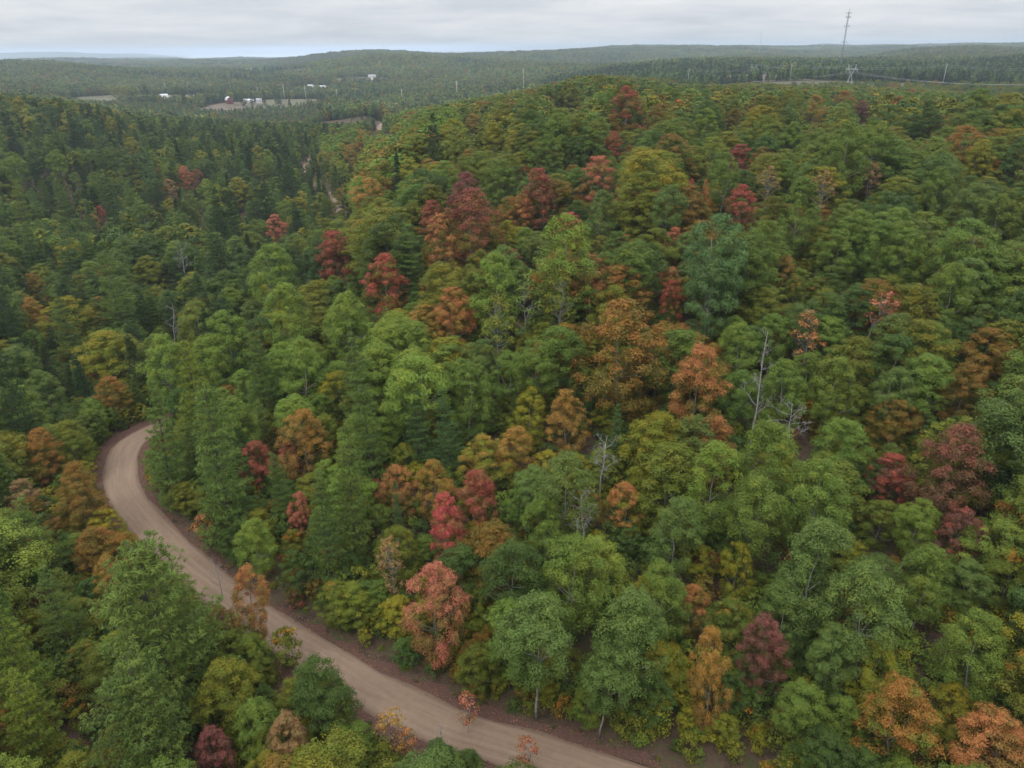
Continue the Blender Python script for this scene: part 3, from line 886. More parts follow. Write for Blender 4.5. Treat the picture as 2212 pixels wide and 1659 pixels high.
T(1078, 715, 98, 'aspen_tree', 'olive-green', 'thin-leaved olive tree with grey limbs showing', 'the thin olive tree', 1.1, ('sparse', 1))
T(1128, 660, 90, 'aspen_tree', 'grey-green', 'sparse grey-green tree behind the thin olive one', 'the sparse grey-green tree', 1, ('sparse', 2))
T(1212, 655, 82, 'aspen_tree', 'olive-green', 'lone crooked pale trunk under a small olive crown', 'the crooked-trunk aspen', 1.1, ('sparse', 0))
T(1225, 910, 104, 'maple_tree', 'orange', 'upright orange maple beside the yellow-green maple', 'the upright orange maple', 1.15, pal2='golden')
T(1140, 898, 92, 'maple_tree', 'yellow-green', 'pointed lime-yellow maple beside the upright orange maple', 'the lime-yellow maple', 1.15)
T(1052, 1005, 120, 'maple_tree', 'yellow-green', 'yellow maple with small upright tufts', 'the tufted yellow maple', .9, pal2='golden')
T(1115, 970, 96, 'maple_tree', 'brown-olive', 'dull gold maple behind the tufted yellow maple', 'the dull gold maple', pal2='golden')
T(940, 1055, 92, 'maple_tree', 'golden', 'tall golden maple beside the rounded orange maple', 'the tall golden maple', 1.25)
T(860, 1060, 100, 'maple_tree', 'orange', 'rounded orange maple beside a small dark pine', 'the rounded orange maple')
T(1035, 1085, 114, 'maple_tree', 'salmon-red', 'salmon-red maple above the big aspens', 'the salmon-red maple', 1.1, pal2='red')
T(962, 1150, 98, 'maple_tree', 'salmon-red', 'narrow salmon-pink maple running down beside the big aspen', 'the narrow salmon-pink maple', 1.5, pal2='scarlet')
T(942, 1310, 150, 'maple_tree', 'orange', 'large orange maple hanging over the road bank', 'the large orange bank maple', 1.35, pal2='salmon-red')
T(845, 1225, 72, 'maple_tree', 'tan', 'sparse tan tree with half its leaves gone', 'the sparse tan tree', 1.3, ('sparse', 1))
T(655, 955, 124, 'maple_tree', 'orange', 'orange maple with a gold top among the roadside pines', 'the gold-topped orange maple', 1.1, pal2='golden')
T(572, 1010, 98, 'maple_tree', 'red', 'red maple squeezed between roadside pines', 'the red maple between pines', 1.0)
T(625, 1000, 60, 'maple_tree', 'salmon-red', 'small salmon maple beside the red one between the pines', 'the small salmon maple')
T(640, 1120, 54, 'maple_tree', 'salmon-red', 'pinkish orange maple standing behind the pale pine', 'the pinkish maple', 1.1)
T(448, 1150, 62, 'sapling', 'red', 'red and orange shrub at the inside of the road bend', 'the red roadside shrub', 1.0, pal2='orange')
T(2055, 1025, 175, 'maple_tree', 'dark red', 'big maroon maple on the right slope', 'the big maroon maple', 1.15)
T(1925, 1035, 120, 'maple_tree', 'burgundy', 'feathery crimson maple beside the maroon one', 'the feathery crimson maple', .85, pal2='red')
T(2062, 1165, 122, 'maple_tree', 'burgundy', 'crimson maple below the maroon one', 'the lower crimson maple', 1.15, pal2='red')
T(1645, 1425, 118, 'maple_tree', 'burgundy', 'tall purple-burgundy cherry by the orange maple', 'the burgundy cherry', 1.5)
T(1535, 1480, 108, 'maple_tree', 'orange', 'tall amber maple beside the burgundy cherry', 'the tall amber maple', 1.7, pal2='golden')
T(1500, 1320, 92, 'maple_tree', 'russet', 'copper maple above the tall amber maple', 'the copper maple', 1.0, pal2='orange')
T(1588, 1235, 92, 'maple_tree', 'yellow-green', 'yellow maple with a few scarlet sprays', 'the red-sprayed yellow maple', 1.2)
T(1350, 1105, 100, 'maple_tree', 'yellow-green', 'yellow-green maple with red tips by a dead snag', 'the red-tipped maple', 1.1, pal2='orange')
T(1375, 1060, 70, 'maple_tree', 'yellow-green', 'small yellowish maple under the grey dead crown', 'the small yellowish maple')
T(2150, 1620, 190, 'maple_tree', 'orange', 'bright orange maple at the bottom corner', 'the corner orange maple', .8)
T(2185, 1260, 110, 'maple_tree', 'orange-flecked green', 'green maple with orange sprays at the edge of the view', 'the edge maple', 1.1)
T(1950, 1570, 200, 'maple_tree', 'orange-flecked green', 'olive maple with russet tips near the bottom corner', 'the russet-tipped maple', .9, pal2='russet')
T(1880, 1455, 150, 'maple_tree', 'yellow-green', 'lime understorey maple in the shade of the tall aspens', 'the shaded lime maple', .8)
# roadside, near side
T(532, 1310, 108, 'maple_tree', 'orange', 'slim orange maple standing against the gravel road', 'the slim roadside maple', 1.6)
T(240, 1260, 86, 'maple_tree', 'golden', 'orange-gold maple behind the big foreground pine', 'the orange-gold maple', 1.2)
T(620, 1400, 70, 'sapling', 'orange-flecked green', 'green sapling with rusty leaves at the road edge', 'the rusty road-edge sapling', 1.2)
T(1010, 1545, 64, 'thin_sapling', 'salmon-red', 'wispy salmon sapling leaning over the road', 'the wispy salmon sapling', 1.2)
T(845, 1600, 90, 'thin_sapling', 'tan', 'thin yellow sapling at the near edge of the road', 'the thin yellow sapling', 1.1, pal2='golden')
T(880, 1625, 60, 'thin_sapling', 'orange', 'thin orange sapling beside the thin yellow one', 'the thin orange sapling')
T(1140, 1640, 66, 'thin_sapling', 'salmon-red', 'small red sapling at the bottom of the view', 'the bottom red sapling', 1.0)
T(470, 1250, 66, 'bare', 'tan', 'leafless grey sapling beside the gravel road', 'the leafless roadside sapling', 1.0, name='bare_sapling')
T(955, 1600, 80, 'bare', 'tan', 'leafless thin tree near the bottom of the road', 'the leafless thin tree', 1.1, name='bare_sapling')
# dead trees
T(1262, 1130, 112, 'dead_tree', 'tan', 'white dead snag with crooked arms between the aspens', 'the white snag', 1.2)
T(1302, 995, 132, 'dead_tree', 'tan', 'grey dead crown spreading above the yellow maple', 'the grey dead crown', .7, ('dead_tree', 2))
T(1640, 850, 110, 'dead_tree', 'tan', 'tall grey dead tree with bare limbs on the slope', 'the tall dead tree', 1.4)
T(1705, 915, 138, 'dead_tree', 'tan', 'low tangle of pale dead limbs beside the tall dead tree', 'the dead tangle', .6, ('dead_tree', 2))
T(395, 560, 60, 'dead_tree', 'tan', 'thin grey dead tree in the valley pines', 'the valley dead tree', 1.2)
T(365, 700, 66, 'dead_tree', 'tan', 'bent dead tree beside the hidden lane', 'the bent dead tree', 1.0, ('dead_tree', 1))
T(2195, 380, 40, 'dead_tree', 'tan', 'lone bare snag near the edge of the green slope', 'the lone snag', 1.4)
# aspens
for dx_, dy_, wd_, pal_, lab_, sh_ in (
        (1090, 1260, 150, 'dark green', 'dark aspen beside the narrow salmon-pink maple', 'the dark aspen'),
        (1235, 1270, 160, 'mid-green', 'high-domed aspen in front of the white snag', 'the high-domed aspen'),
        (1160, 1390, 185, 'grey-green', 'broad grey-green aspen over the road bank', 'the broad bank aspen'),
        (1350, 1390, 185, 'grey-green', 'tall aspen with pale trunks showing below its crown', 'the pale-trunked aspen'),
        (1430, 1290, 130, 'mid-green', 'aspen leaning towards the copper maple', 'the aspen by the copper maple'),
        (1300, 1480, 130, 'grey-green', 'low aspen spray in front of the pale-trunked aspen', 'the low aspen spray'),
        (1750, 1240, 190, 'grey-green', 'wide aspen with knobbly crown on the lower slope', 'the knobbly aspen'),
        (1880, 1320, 180, 'grey-green', 'knobbly aspen with a rusty neighbour on the lower slope', 'the second knobbly aspen'),
        (1690, 1330, 120, 'grey-green', 'aspen with bare branch ends above the burgundy cherry', 'the aspen above the cherry'),
        (1800, 1420, 120, 'grey-green', 'aspen crown hanging over the lime understorey maple', 'the overhanging aspen'),
        (2110, 1420, 150, 'mid-green', 'leaning aspen with a long slanting pale trunk', 'the slanting aspen'),
        (2000, 1260, 130, 'mid-green', 'dense green aspen below the lower crimson maple', 'the dense green aspen'),
        (1965, 1150, 100, 'bright green', 'bright aspen in front of the feathery crimson maple', 'the bright aspen'),
        (1545, 1040, 150, 'bright green', 'sunny green aspen below the tall dead tree', 'the sunny green aspen'),
        (1680, 1000, 150, 'mid-green', 'rounded aspen below the dead tangle', 'the rounded aspen'),
        (1770, 1080, 150, 'mid-green', 'aspen with soft plumes on the middle slope', 'the plumed aspen'),
        (1620, 1120, 150, 'mid-green', 'leafy aspen above the red-sprayed yellow maple', 'the leafy aspen'),
        (1450, 1160, 130, 'grey-green', 'tall aspen beside the red-tipped maple', 'the tall aspen by the red tips'),
        (1210, 1060, 150, 'grey-green', 'smoky green aspen below the dull gold maple', 'the smoky aspen'),
        (1175, 1130, 110, 'mid-green', 'aspen with slim trunks beside the white snag', 'the slim-trunked aspen'),
        (1540, 560, 150, 'blue-green', 'tall blue-green aspen towering beside the salmon maple', 'the tall blue-green aspen'),
        (1530, 640, 120, 'blue-green', 'lower blue-green aspen under the tall one', 'the lower blue-green aspen'),
        (1295, 465, 80, 'grey-green', 'grey-green aspen beside the scarlet maple', 'the grey-green aspen'),
        (1440, 460, 90, 'grey-green', 'aspen with forked pale trunk near the narrow red maples', 'the forked aspen'),
        (1210, 560, 150, 'bright green', 'wide bright aspen in front of the scarlet maple', 'the wide bright aspen'),
        (1060, 620, 120, 'bright green', 'light aspen behind the golden orange-crested maple', 'the light aspen'),
        (590, 600, 120, 'bright green', 'light green aspen on the left shoulder of the hill', 'the left shoulder aspen'),
        (620, 690, 120, 'bright green', 'pale green aspen below the left shoulder', 'the pale shoulder aspen'),
        (650, 800, 110, 'bright green', 'open aspen with a white forked trunk on the left slope', 'the white-forked aspen'),
        (500, 740, 110, 'bright green', 'fresh green aspen above the roadside pines', 'the fresh green aspen'),
        (350, 790, 110, 'bright green', 'fresh green aspen at the foot of the slope by the lane', 'the foot-slope aspen'),
        (440, 790, 100, 'bright green', 'round aspen beside the foot-slope aspen', 'the round foot-slope aspen'),
        (760, 700, 110, 'bright green', 'leafy aspen below the rust-red maple', 'the aspen below the rust-red maple'),
        (1010, 850, 110, 'mid-green', 'green aspen behind the lime-yellow maple', 'the green aspen'),
        (1155, 800, 110, 'mid-green', 'aspen with upright sprays under the crooked-trunk aspen', 'the upright-sprayed aspen'),
        (1690, 850, 110, 'mid-green', 'aspen standing over the dead tangle', 'the aspen over the tangle'),
        (1600, 760, 100, 'mid-green', 'soft aspen behind the tall dead tree', 'the soft aspen'),
        (555, 1180, 96, 'bright green', 'single round aspen on the bank by the road', 'the round bank aspen'),
        (1930, 860, 100, 'grey-green', 'oval aspen on the right slope', 'the oval aspen'),
        (1790, 840, 110, 'mid-green', 'aspen behind the leaning birch foot', 'the aspen at the birch foot')):
    T(dx_, dy_, wd_, 'aspen_tree', pal_, lab_, sh_)
# pines
for dx_, dy_, wd_, hf_, pal_, lab_, sh_ in (
        (345, 1345, 345, 1.0, 'pine green', 'great bushy white pine standing against the gravel road', 'the great roadside pine'),
        (300, 1580, 270, 1.0, 'grey-green', 'large soft green pine below the great roadside pine', 'the large soft pine'),
        (35, 1450, 180, 1.0, 'yellow-tinged pine green', 'yellowish pine with upswept boughs at the picture corner', 'the yellowish corner pine'),
        (60, 1590, 180, .9, 'yellow-tinged pine green', 'low yellowish pine below the upswept one', 'the low yellowish pine'),
        (345, 960, 130, 1.2, 'pine green', 'tall pine overhanging the road bend', 'the bend pine'),
        (470, 1000, 190, 1.1, 'pine green', 'broad layered pine beside the bend pine', 'the broad layered pine'),
        (420, 870, 130, 1.1, 'yellow-tinged pine green', 'soft yellowish pine behind the bend pine', 'the soft yellowish pine'),
        (560, 820, 104, 1.15, 'pine green', 'drooping layered pine on the left slope', 'the drooping pine'),
        (795, 930, 130, 1.2, 'pine green', 'tall layered pine with flat lower boughs', 'the tall layered pine'),
        (750, 1050, 140, 1.3, 'pine green', 'tall full pine above the road bank', 'the full bank pine'),
        (905, 930, 90, 1.2, 'blue-green', 'slim blue-green pine, first of a pair', 'the first slim pine'),
        (970, 940, 86, 1.3, 'blue-green', 'slim blue-green pine, taller one of a pair', 'the second slim pine'),
        (612, 1070, 86, 1.2, 'pine green', 'pine beside the red maple between pines', 'the pine by the red maple'),
        (700, 1150, 110, 1.4, 'grey-green', 'pale grey-green pine over the road bank', 'the pale pine'),
        (770, 850, 120, 1.1, 'grey-green', 'soft grey pine above the tall layered pine', 'the soft grey pine'),
        (1330, 950, 56, 1.2, 'blue-green', 'small dark pine at the foot of the huge russet maple', 'the small dark pine'),
        (860, 1130, 50, 1.3, 'blue-green', 'little pine in front of the rounded orange maple', 'the little pine'),
        (245, 640, 100, 1.2, 'pine green', 'tall layered pine in the valley by the hidden lane', 'the valley layered pine'),
        (150, 720, 90, 1.0, 'grey-green', 'flat-topped pine in the valley', 'the flat-topped valley pine'),
        (70, 1180, 120, 1.0, 'pine green', 'green pine left of the road', 'the green pine by the road'),
        (130, 1330, 120, 1.1, 'pine green', 'soft green pine behind the great roadside pine', 'the soft green pine'),
        (30, 880, 110, 1.3, 'dark pine green', 'dark pine at the edge of the valley woods', 'the dark edge pine'),
        (20, 700, 90, 1.2, 'dark pine green', 'dark pointed pine at the edge of the valley', 'the dark pointed pine'),
        (505, 480, 60, 1.3, 'dark pine green', 'dark layered pine beside the seam of the valley', 'the dark seam pine'),
        (470, 470, 56, 1.2, 'dark pine green', 'dark pine next to the dark seam pine', 'the neighbour seam pine')):
    T(dx_, dy_, wd_, 'pine_tree', pal_, lab_, sh_, hf_, ('bushy_pine', int(dx_) % 2) if wd_ > 260 else None)
# left of the road: mixed hardwoods
for dx_, dy_, wd_, pal_, lab_, sh_ in (
        (105, 850, 90, 'grey-green', 'pale round tree in the valley left of the lane', 'the pale round tree'),
        (160, 960, 100, 'olive-green', 'olive tree left of the road bend', 'the olive bend tree'),
        (170, 1060, 120, 'brown-olive', 'bronze tree overhanging the road bend', 'the bronze bend tree'),
        (90, 990, 110, 'russet', 'rusty flat-topped tree left of the road', 'the rusty flat-topped tree'),
        (180, 1110, 110, 'brown-olive', 'dark bronze tree at the outside of the bend', 'the dark bronze tree'),
        (55, 1090, 90, 'tan', 'pale orange tree left of the road', 'the pale orange tree'),
        (690, 1510, 170, 'dark green', 'dark bushy tree on the near edge of the road', 'the dark bushy tree'),
        (480, 1500, 160, 'olive-green', 'olive tree beside the large soft green pine', 'the olive tree by the pine'),
        (560, 1570, 130, 'mid-green', 'green tree between the olive and the dark bushy tree', 'the green tree by the road'),
        (620, 1600, 110, 'tan', 'pinkish tan tree at the bottom of the view', 'the pinkish tan tree'),
        (470, 1640, 100, 'burgundy', 'dark red maple at the bottom of the view', 'the bottom dark red maple'),
        (220, 680, 70, 'orange-flecked green', 'green tree with an orange crest by the valley pine', 'the orange-crested valley tree'),
        (70, 680, 66, 'golden', 'yellow-topped tree in the valley', 'the yellow-topped valley tree'),
        (75, 620, 50, 'russet', 'rust-coloured tree deep in the valley', 'the rust-coloured valley tree'),
        (210, 810, 50, 'red', 'red maple on a slim stem by the lane', 'the slim red lane maple'),
        (240, 860, 80, 'russet', 'brown tree where the road goes out of sight', 'the brown lane tree'),
        (400, 385, 44, 'salmon-red', 'salmon maple in the valley woods', 'the valley salmon maple'),
        (365, 410, 40, 'tan', 'sandy maple beside the valley salmon maple', 'the sandy valley maple'),
        (560, 370, 44, 'orange-flecked green', 'orange-crested maple at the foot of the hill', 'the hill-foot maple')):
    T(dx_, dy_, wd_, 'maple_tree', pal_, lab_, sh_, 1.0)

for dx_, dy_, wd_, sp_, pal_, lab_, sh_ in (
        (285, 318, 36, M_, 'yellow-green', 'yellow-green tree in the middle of the valley woods', 'the mid-valley yellow tree'),
        (33, 318, 60, S_, 'dark pine green', 'large dark spruce at the edge of the view below the dark hill', 'the large edge spruce'),
        (165, 300, 50, S_, 'dark pine green', 'dark layered spruce in the spruce stand below the dark hill', 'the stand spruce'),
        (215, 305, 44, S_, 'blue-green', 'bluish spruce at the end of the spruce stand', 'the bluish stand spruce'),
        (242, 272, 30, M_, 'yellow-green', 'small yellow-green tree in front of the dark hilltop wood', 'the hilltop yellow tree'),
        (83, 362, 44, P_, 'dark pine green', 'dark round pine between two pale trees in the valley', 'the dark round pine'),
        (33, 368, 60, A_, 'mid-green', 'pale round willow-like tree at the edge of the valley', 'the pale edge tree'),
        (125, 358, 52, A_, 'mid-green', 'pale green tree beside the dark round pine', 'the pale valley tree'),
        (228, 345, 52, P_, 'grey-green', 'grey-green pine above the valley floor', 'the grey valley pine'),
        (400, 325, 46, P_, 'pine green', 'broad green pine at the centre of the valley', 'the broad valley pine'),
        (317, 368, 52, P_, 'blue-green', 'bluish feathery pine in the valley', 'the feathery pine'),
        (515, 415, 52, M_, 'yellow-green', 'rounded yellow-green maple near the foot of the hill', 'the rounded yellow-green maple'),
        (450, 420, 56, M_, 'bright green', 'bright maple in the valley next to the rounded yellow-green one', 'the bright valley maple'),
        (620, 392, 66, P_, 'dark pine green', 'massive dark pine against the foot of the hill', 'the massive dark pine'),
        (222, 415, 50, P_, 'pine green', 'umbrella-topped pine in the valley', 'the umbrella pine'),
        (428, 388, 36, M_, 'dark red', 'dull red maple behind the valley salmon maple', 'the dull red valley maple'),
        (50, 455, 66, P_, 'yellow-tinged pine green', 'tall yellowish pine near the edge of the valley', 'the tall yellowish valley pine'),
        (133, 435, 56, P_, 'pine green', 'pointed green pine beside the tall yellowish valley pine', 'the pointed valley pine'),
        (552, 450, 54, P_, 'dark pine green', 'dark ragged pine by the valley seam', 'the ragged pine'),
        (312, 470, 56, A_, 'grey-green', 'grey-green broad tree in the lower valley', 'the grey broad tree'),
        (203, 480, 30, M_, 'golden', 'small yellow tree in the lower valley pines', 'the small yellow valley tree'),
        (218, 462, 30, M_, 'red', 'small red tree in the lower valley pines', 'the small red valley tree'),
        (597, 492, 50, M_, 'salmon-red', 'pinkish maple at the left shoulder of the hill', 'the pinkish shoulder maple'),
        (60, 540, 70, P_, 'pine green', 'green pine near the edge of the lower valley', 'the lower edge pine'),
        (150, 560, 70, P_, 'blue-green', 'bluish pine in the lower valley', 'the lower bluish pine'),
        (330, 590, 70, M_, 'olive-green', 'olive tree in the lower valley by the dead tree', 'the lower olive tree'),
        (1661, 407, 58, A_, 'tan', 'thin tan tree losing its leaves on the upper slope', 'the thin tan tree'),
        (1775, 423, 62, A_, 'tan', 'brownish thin tree, widest of the bare-looking row', 'the brownish thin tree'),
        (1885, 392, 50, A_, 'tan', 'thin tan tree at the end of the bare-looking row', 'the end tan tree'),
        (1838, 408, 50, A_, 'olive-green', 'thin olive tree between the tan ones', 'the thin olive neighbour'),
        (1891, 327, 96, A_, 'mid-green', 'wide soft green tree high on the right slope', 'the wide soft green tree'),
        (1708, 300, 60, M_, 'bright green', 'bright green maple below the golden-topped maple', 'the bright high maple'),
        (1527, 273, 64, M_, 'bright green', 'rounded bright maple near the top of the hill', 'the rounded hilltop maple'),
        (1582, 262, 46, M_, 'brown-olive', 'dull grey-olive maple near the top of the hill', 'the dull hilltop maple'),
        (1995, 268, 84, M_, 'dark green', 'dark broad maple on the right shoulder of the hill', 'the dark shoulder maple'),
        (1558, 385, 84, A_, 'mid-green', 'dense green tree beside the small bright red maple', 'the dense tree by the red one'),
        (1725, 452, 104, A_, 'mid-green', 'great green domed tree below the brownish thin tree', 'the great green dome'),
        (2025, 415, 84, A_, 'mid-green', 'tall green tree on the right slope', 'the tall right-slope tree'),
        (2110, 352, 84, M_, 'yellow-green', 'yellowish broad maple near the edge of the right slope', 'the yellowish edge maple'),
        (2150, 480, 90, A_, 'mid-green', 'soft green tree at the edge of the right slope', 'the soft edge tree'),
        (1960, 560, 100, A_, 'mid-green', 'layered green tree in the middle of the right slope', 'the layered right tree'),
        (1800, 560, 100, M_, 'mid-green', 'broad green maple behind the leaning birch', 'the broad green maple'),
        (2060, 640, 110, A_, 'mid-green', 'towering green tree on the right slope', 'the towering right tree'),
        (2080, 850, 120, M_, 'brown-olive', 'wide bronze maple on the right slope', 'the wide bronze maple'),
        (1930, 930, 110, M_, 'brown-olive', 'bronze maple behind the big maroon one', 'the bronze maple'),
        (1174, 338, 80, M_, 'mid-green', 'large round green maple on the hill crest', 'the round crest maple'),
        (1246, 335, 66, M_, 'dark green', 'dark round maple on the hill crest', 'the dark crest maple'),
        (937, 318, 74, P_, 'dark pine green', 'big dark pine among the crest maples', 'the big dark crest pine'),
        (1230, 213, 56, M_, 'olive-green', 'round olive maple by the dark hollow of the ridge', 'the hollow-side maple'),
        (1070, 300, 60, M_, 'yellow-green', 'yellow-green maple on the crest behind the dark pine', 'the yellow crest maple'),
        (1020, 272, 44, M_, 'golden', 'gold-flecked maple on the left crest of the hill', 'the gold-flecked crest maple'),
        (853, 388, 40, S_, 'dark pine green', 'dark spiky spruce on the left crest', 'the spiky spruce'),
        (1004, 384, 44, M_, 'russet', 'small brown maple on the upper slope', 'the small brown maple'),
        (1090, 395, 84, M_, 'mid-green', 'broad green maple behind the wine-red one', 'the broad maple behind the wine-red'),
        (840, 412, 40, M_, 'orange', 'orange-topped maple on the left shoulder', 'the orange-topped shoulder maple'),
        (757, 335, 40, M_, 'golden', 'golden maple at the left rim of the hill', 'the golden rim maple'),
        (740, 440, 56, M_, 'orange-flecked green', 'green maple with rusty top on the left rim', 'the rusty rim maple')):
    T(dx_, dy_, wd_, sp_, pal_, lab_, sh_, 1.0, ('sparse', int(dx_) % 3) if pal_ == 'tan' else None)

for dx_, dy_, wd_, sp_, pal_, lab_, sh_, Y_ in (
        (256, 218, 26, M_, 'yellow-green', 'pale willow-like tree at the outer end of the farm grove', 'the outer grove tree', 1560),
        (273, 215, 30, M_, 'yellow-green', 'pale yellow-green tree in the middle of the farm grove', 'the middle grove tree', 1580),
        (291, 218, 28, M_, 'grey-green', 'pale grey-green tree at the barn end of the farm grove', 'the barn-end grove tree', 1560),
        (316, 217, 16, S_, 'dark pine green', 'dark spruce between the farm grove and the white barn', 'the barn spruce', 1540),
        (322, 219, 14, S_, 'dark pine green', 'second dark spruce, closer to the white barn', 'the second barn spruce', 1530),
        (384, 214, 30, M_, 'dark green', 'big dark tree right beside the white gambrel barn', 'the big dark barn tree', 1560),
        (398, 224, 26, S_, 'dark pine green', 'tall dark conifer beside the big dark barn tree', 'the tall barn conifer', 1450),
        (526, 219, 22, M_, 'dark green', 'round dark tree next to the red barn', 'the round yard tree', 1520),
        (545, 219, 14, S_, 'dark pine green', 'dark yard spruce beside the white farmhouse', 'the farmhouse spruce', 1530),
        (571, 218, 12, S_, 'dark pine green', 'slim dark spruce on the far side of the farmhouse', 'the slim yard spruce', 1530),
        (597, 219, 14, S_, 'blue-green', 'dark spruce alone on the dry grass field', 'the field spruce', 1540),
        (605, 220, 14, S_, 'dark pine green', 'bushy spruce leaning against the lone field spruce', 'the second field spruce', 1535)):
    T(dx_, dy_, wd_, sp_, pal_, lab_, sh_, 1.1, Y=Y_)

FULLW = {'maple_tree': 12.4, 'aspen_tree': 10.6, 'pine_tree': 11.0, 'bushy_pine': 13.6, 'spruce_tree': 6.8, 'sparse': 8.2, 'leaning': 10.0, 'dead_tree': 8.5, 'bare': 5.6, 'sapling': 4.4, 'thin_sapling': 4.2}
FULLH = {'maple_tree': 17.5, 'aspen_tree': 20.5, 'pine_tree': 22., 'bushy_pine': 19., 'spruce_tree': 20., 'sparse': 19., 'leaning': 19., 'dead_tree': 18., 'bare': 8.6, 'sapling': 6.5, 'thin_sapling': 7.}
CENF = {'maple_tree': .60, 'aspen_tree': .68, 'pine_tree': .55, 'bushy_pine': .58, 'spruce_tree': .5, 'sparse': .66, 'leaning': .72, 'dead_tree': .62, 'bare': .6, 'sapling': .55, 'thin_sapling': .55}

TREES = []      # all near and middle trees
for h in HT:
    key = h['var'][0] if h['var'] else h['sp']
    d = ray(h['dx'], h['dy'])
    ys = np.arange(40, 2400 if h['Y'] else 900, 1.0)
    xs = d[0] / d[1] * ys; zs = CAMZ + d[2] / d[1] * ys
    Zd = ys / d[1]                                   # depth along the view axis
    wid = h['w'] * K * Zd / FPX                        # crown width in metres if it stood there
    sxy = wid / FULLW[key]
    hh = FULLH[key] * np.clip(sxy, .55, 1.45) * np.clip(h['hf'], .7, 1.7)
    if key in ('sapling', 'thin_sapling', 'bare'): hh = FULLH[key] * sxy * h['hf'] ** .7
    g_ = height(xs, ys)
    gap_ = zs - (g_ + hh * CENF[key])
    k = np.argmax(gap_ <= 0)
    if gap_[k] > 0: k = len(ys) - 1
    if h['Y']: k = int(h['Y'] - 40)
    TREES.append(dict(x=xs[k], y=ys[k], z=g_[k], sxy=float(sxy[k]), sz=float(hh[k] / FULLH[key]), key=key, vi=(h['var'][1] if h['var'] else None), sp=h['sp'], pal=h['pal'], pal2=h['pal2'], hand=h, rot=rng.random() * 6.28))
    if key == 'leaning': TREES[-1]['rot'] = 0.0

# ------------------------------------------------------------------ filler trees of the near and middle woods
road_all = RL


def jit_grid(cell, y0, y1, amax, margin):
    ny = int((y1 - y0) / cell); out = []
    for j in range(ny):
        y = y0 + (j + .5) * cell
        half = amax * (y * .95 + 40) + margin
        xs = np.arange(-half, half, cell) + (cell * .5 if j % 2 else 0)
        out.append(np.column_stack([xs + rng.uniform(-.42, .42, len(xs)) * cell, np.full(len(xs), y) + rng.uniform(-.42, .42, len(xs)) * cell]))
    return np.concatenate(out)


def pick(opts):
    u = rng.random() * sum(o[0] for o in opts)
    for o in opts:
        u -= o[0]
        if u <= 0: return o[1:]
    return opts[-1][1:]


MIX = {
    'valley': [(5, P_, 'dark pine green'), (3, P_, 'pine green'), (2.4, S_, 'dark pine green'), (1.4, S_, 'blue-green'), (1.5, M_, 'dark green'), (1.2, M_, 'olive-green'), (1.6, A_, 'grey-green'), (1.3, A_, 'mid-green'), (.10, M_, 'russet'), (.4, M_, 'yellow-green')],
    'leftslope': [(4, A_, 'bright green'), (3, M_, 'bright green'), (1.5, A_, 'mid-green'), (.6, M_, 'olive-green'), (1.4, M_, 'yellow-green'), (.4, M_, 'orange-flecked green'), (.25, M_, 'golden')],
    'edge': [(3.6, M_, 'yellow-green'), (3.5, M_, 'bright green'), (1.0, M_, 'golden'), (2.0, A_, 'bright green'), (.9, M_, 'orange-flecked green'), (.5, M_, 'russet'), (2, M_, 'olive-green')],
    'hilltop': [(5, M_, 'olive-green'), (4, M_, 'mid-green'), (2, M_, 'dark green'), (1.6, A_, 'mid-green'), (1.1, M_, 'yellow-green'), (.7, M_, 'brown-olive'), (.3, M_, 'russet'), (.15, M_, 'red'), (.5, M_, 'orange-flecked green')],
    'centre': [(2.2, M_, 'olive-green'), (1.1, M_, 'brown-olive'), (.8, M_, 'russet'), (2.4, A_, 'grey-green'), (1.6, A_, 'mid-green'), (1, M_, 'yellow-green'), (.6, M_, 'orange-flecked green'), (.2, M_, 'orange'), (1.2, M_, 'dark green')],
    'right': [(4, A_, 'mid-green'), (3, A_, 'grey-green'), (3, M_, 'mid-green'), (2, M_, 'dark green'), (2, M_, 'olive-green'), (.6, M_, 'brown-olive'), (.35, M_, 'russet')],
    'low': [(2, A_, 'mid-green'), (2, A_, 'grey-green'), (2, M_, 'dark green'), (1.6, M_, 'olive-green'), (.8, M_, 'yellow-green'), (.5, M_, 'orange-flecked green'), (.5, M_, 'brown-olive'), (.5, P_, 'pine green'), (.2, M_, 'russet')],
    'bank': [(2, M_, 'dark green'), (2, M_, 'olive-green'), (2.6, P_, 'pine green'), (1, A_, 'mid-green'), (.6, M_, 'orange-flecked green')],
    'roadleft': [(2, M_, 'olive-green'), (.7, M_, 'brown-olive'), (2.4, P_, 'pine green'), (2, M_, 'mid-green'), (1, S_, 'pine green'), (.15, M_, 'russet')],
    'pinewood': [(5, P_, 'dark pine green'), (2, S_, 'dark pine green'), (1, M_, 'dark green'), (.5, M_, 'olive-green')],
    'lefthill': [(4, M_, 'olive-green'), (3, M_, 'dark green'), (1.4, P_, 'dark pine green'), (1, M_, 'yellow-green'), (1, M_, 'mid-green')],
}


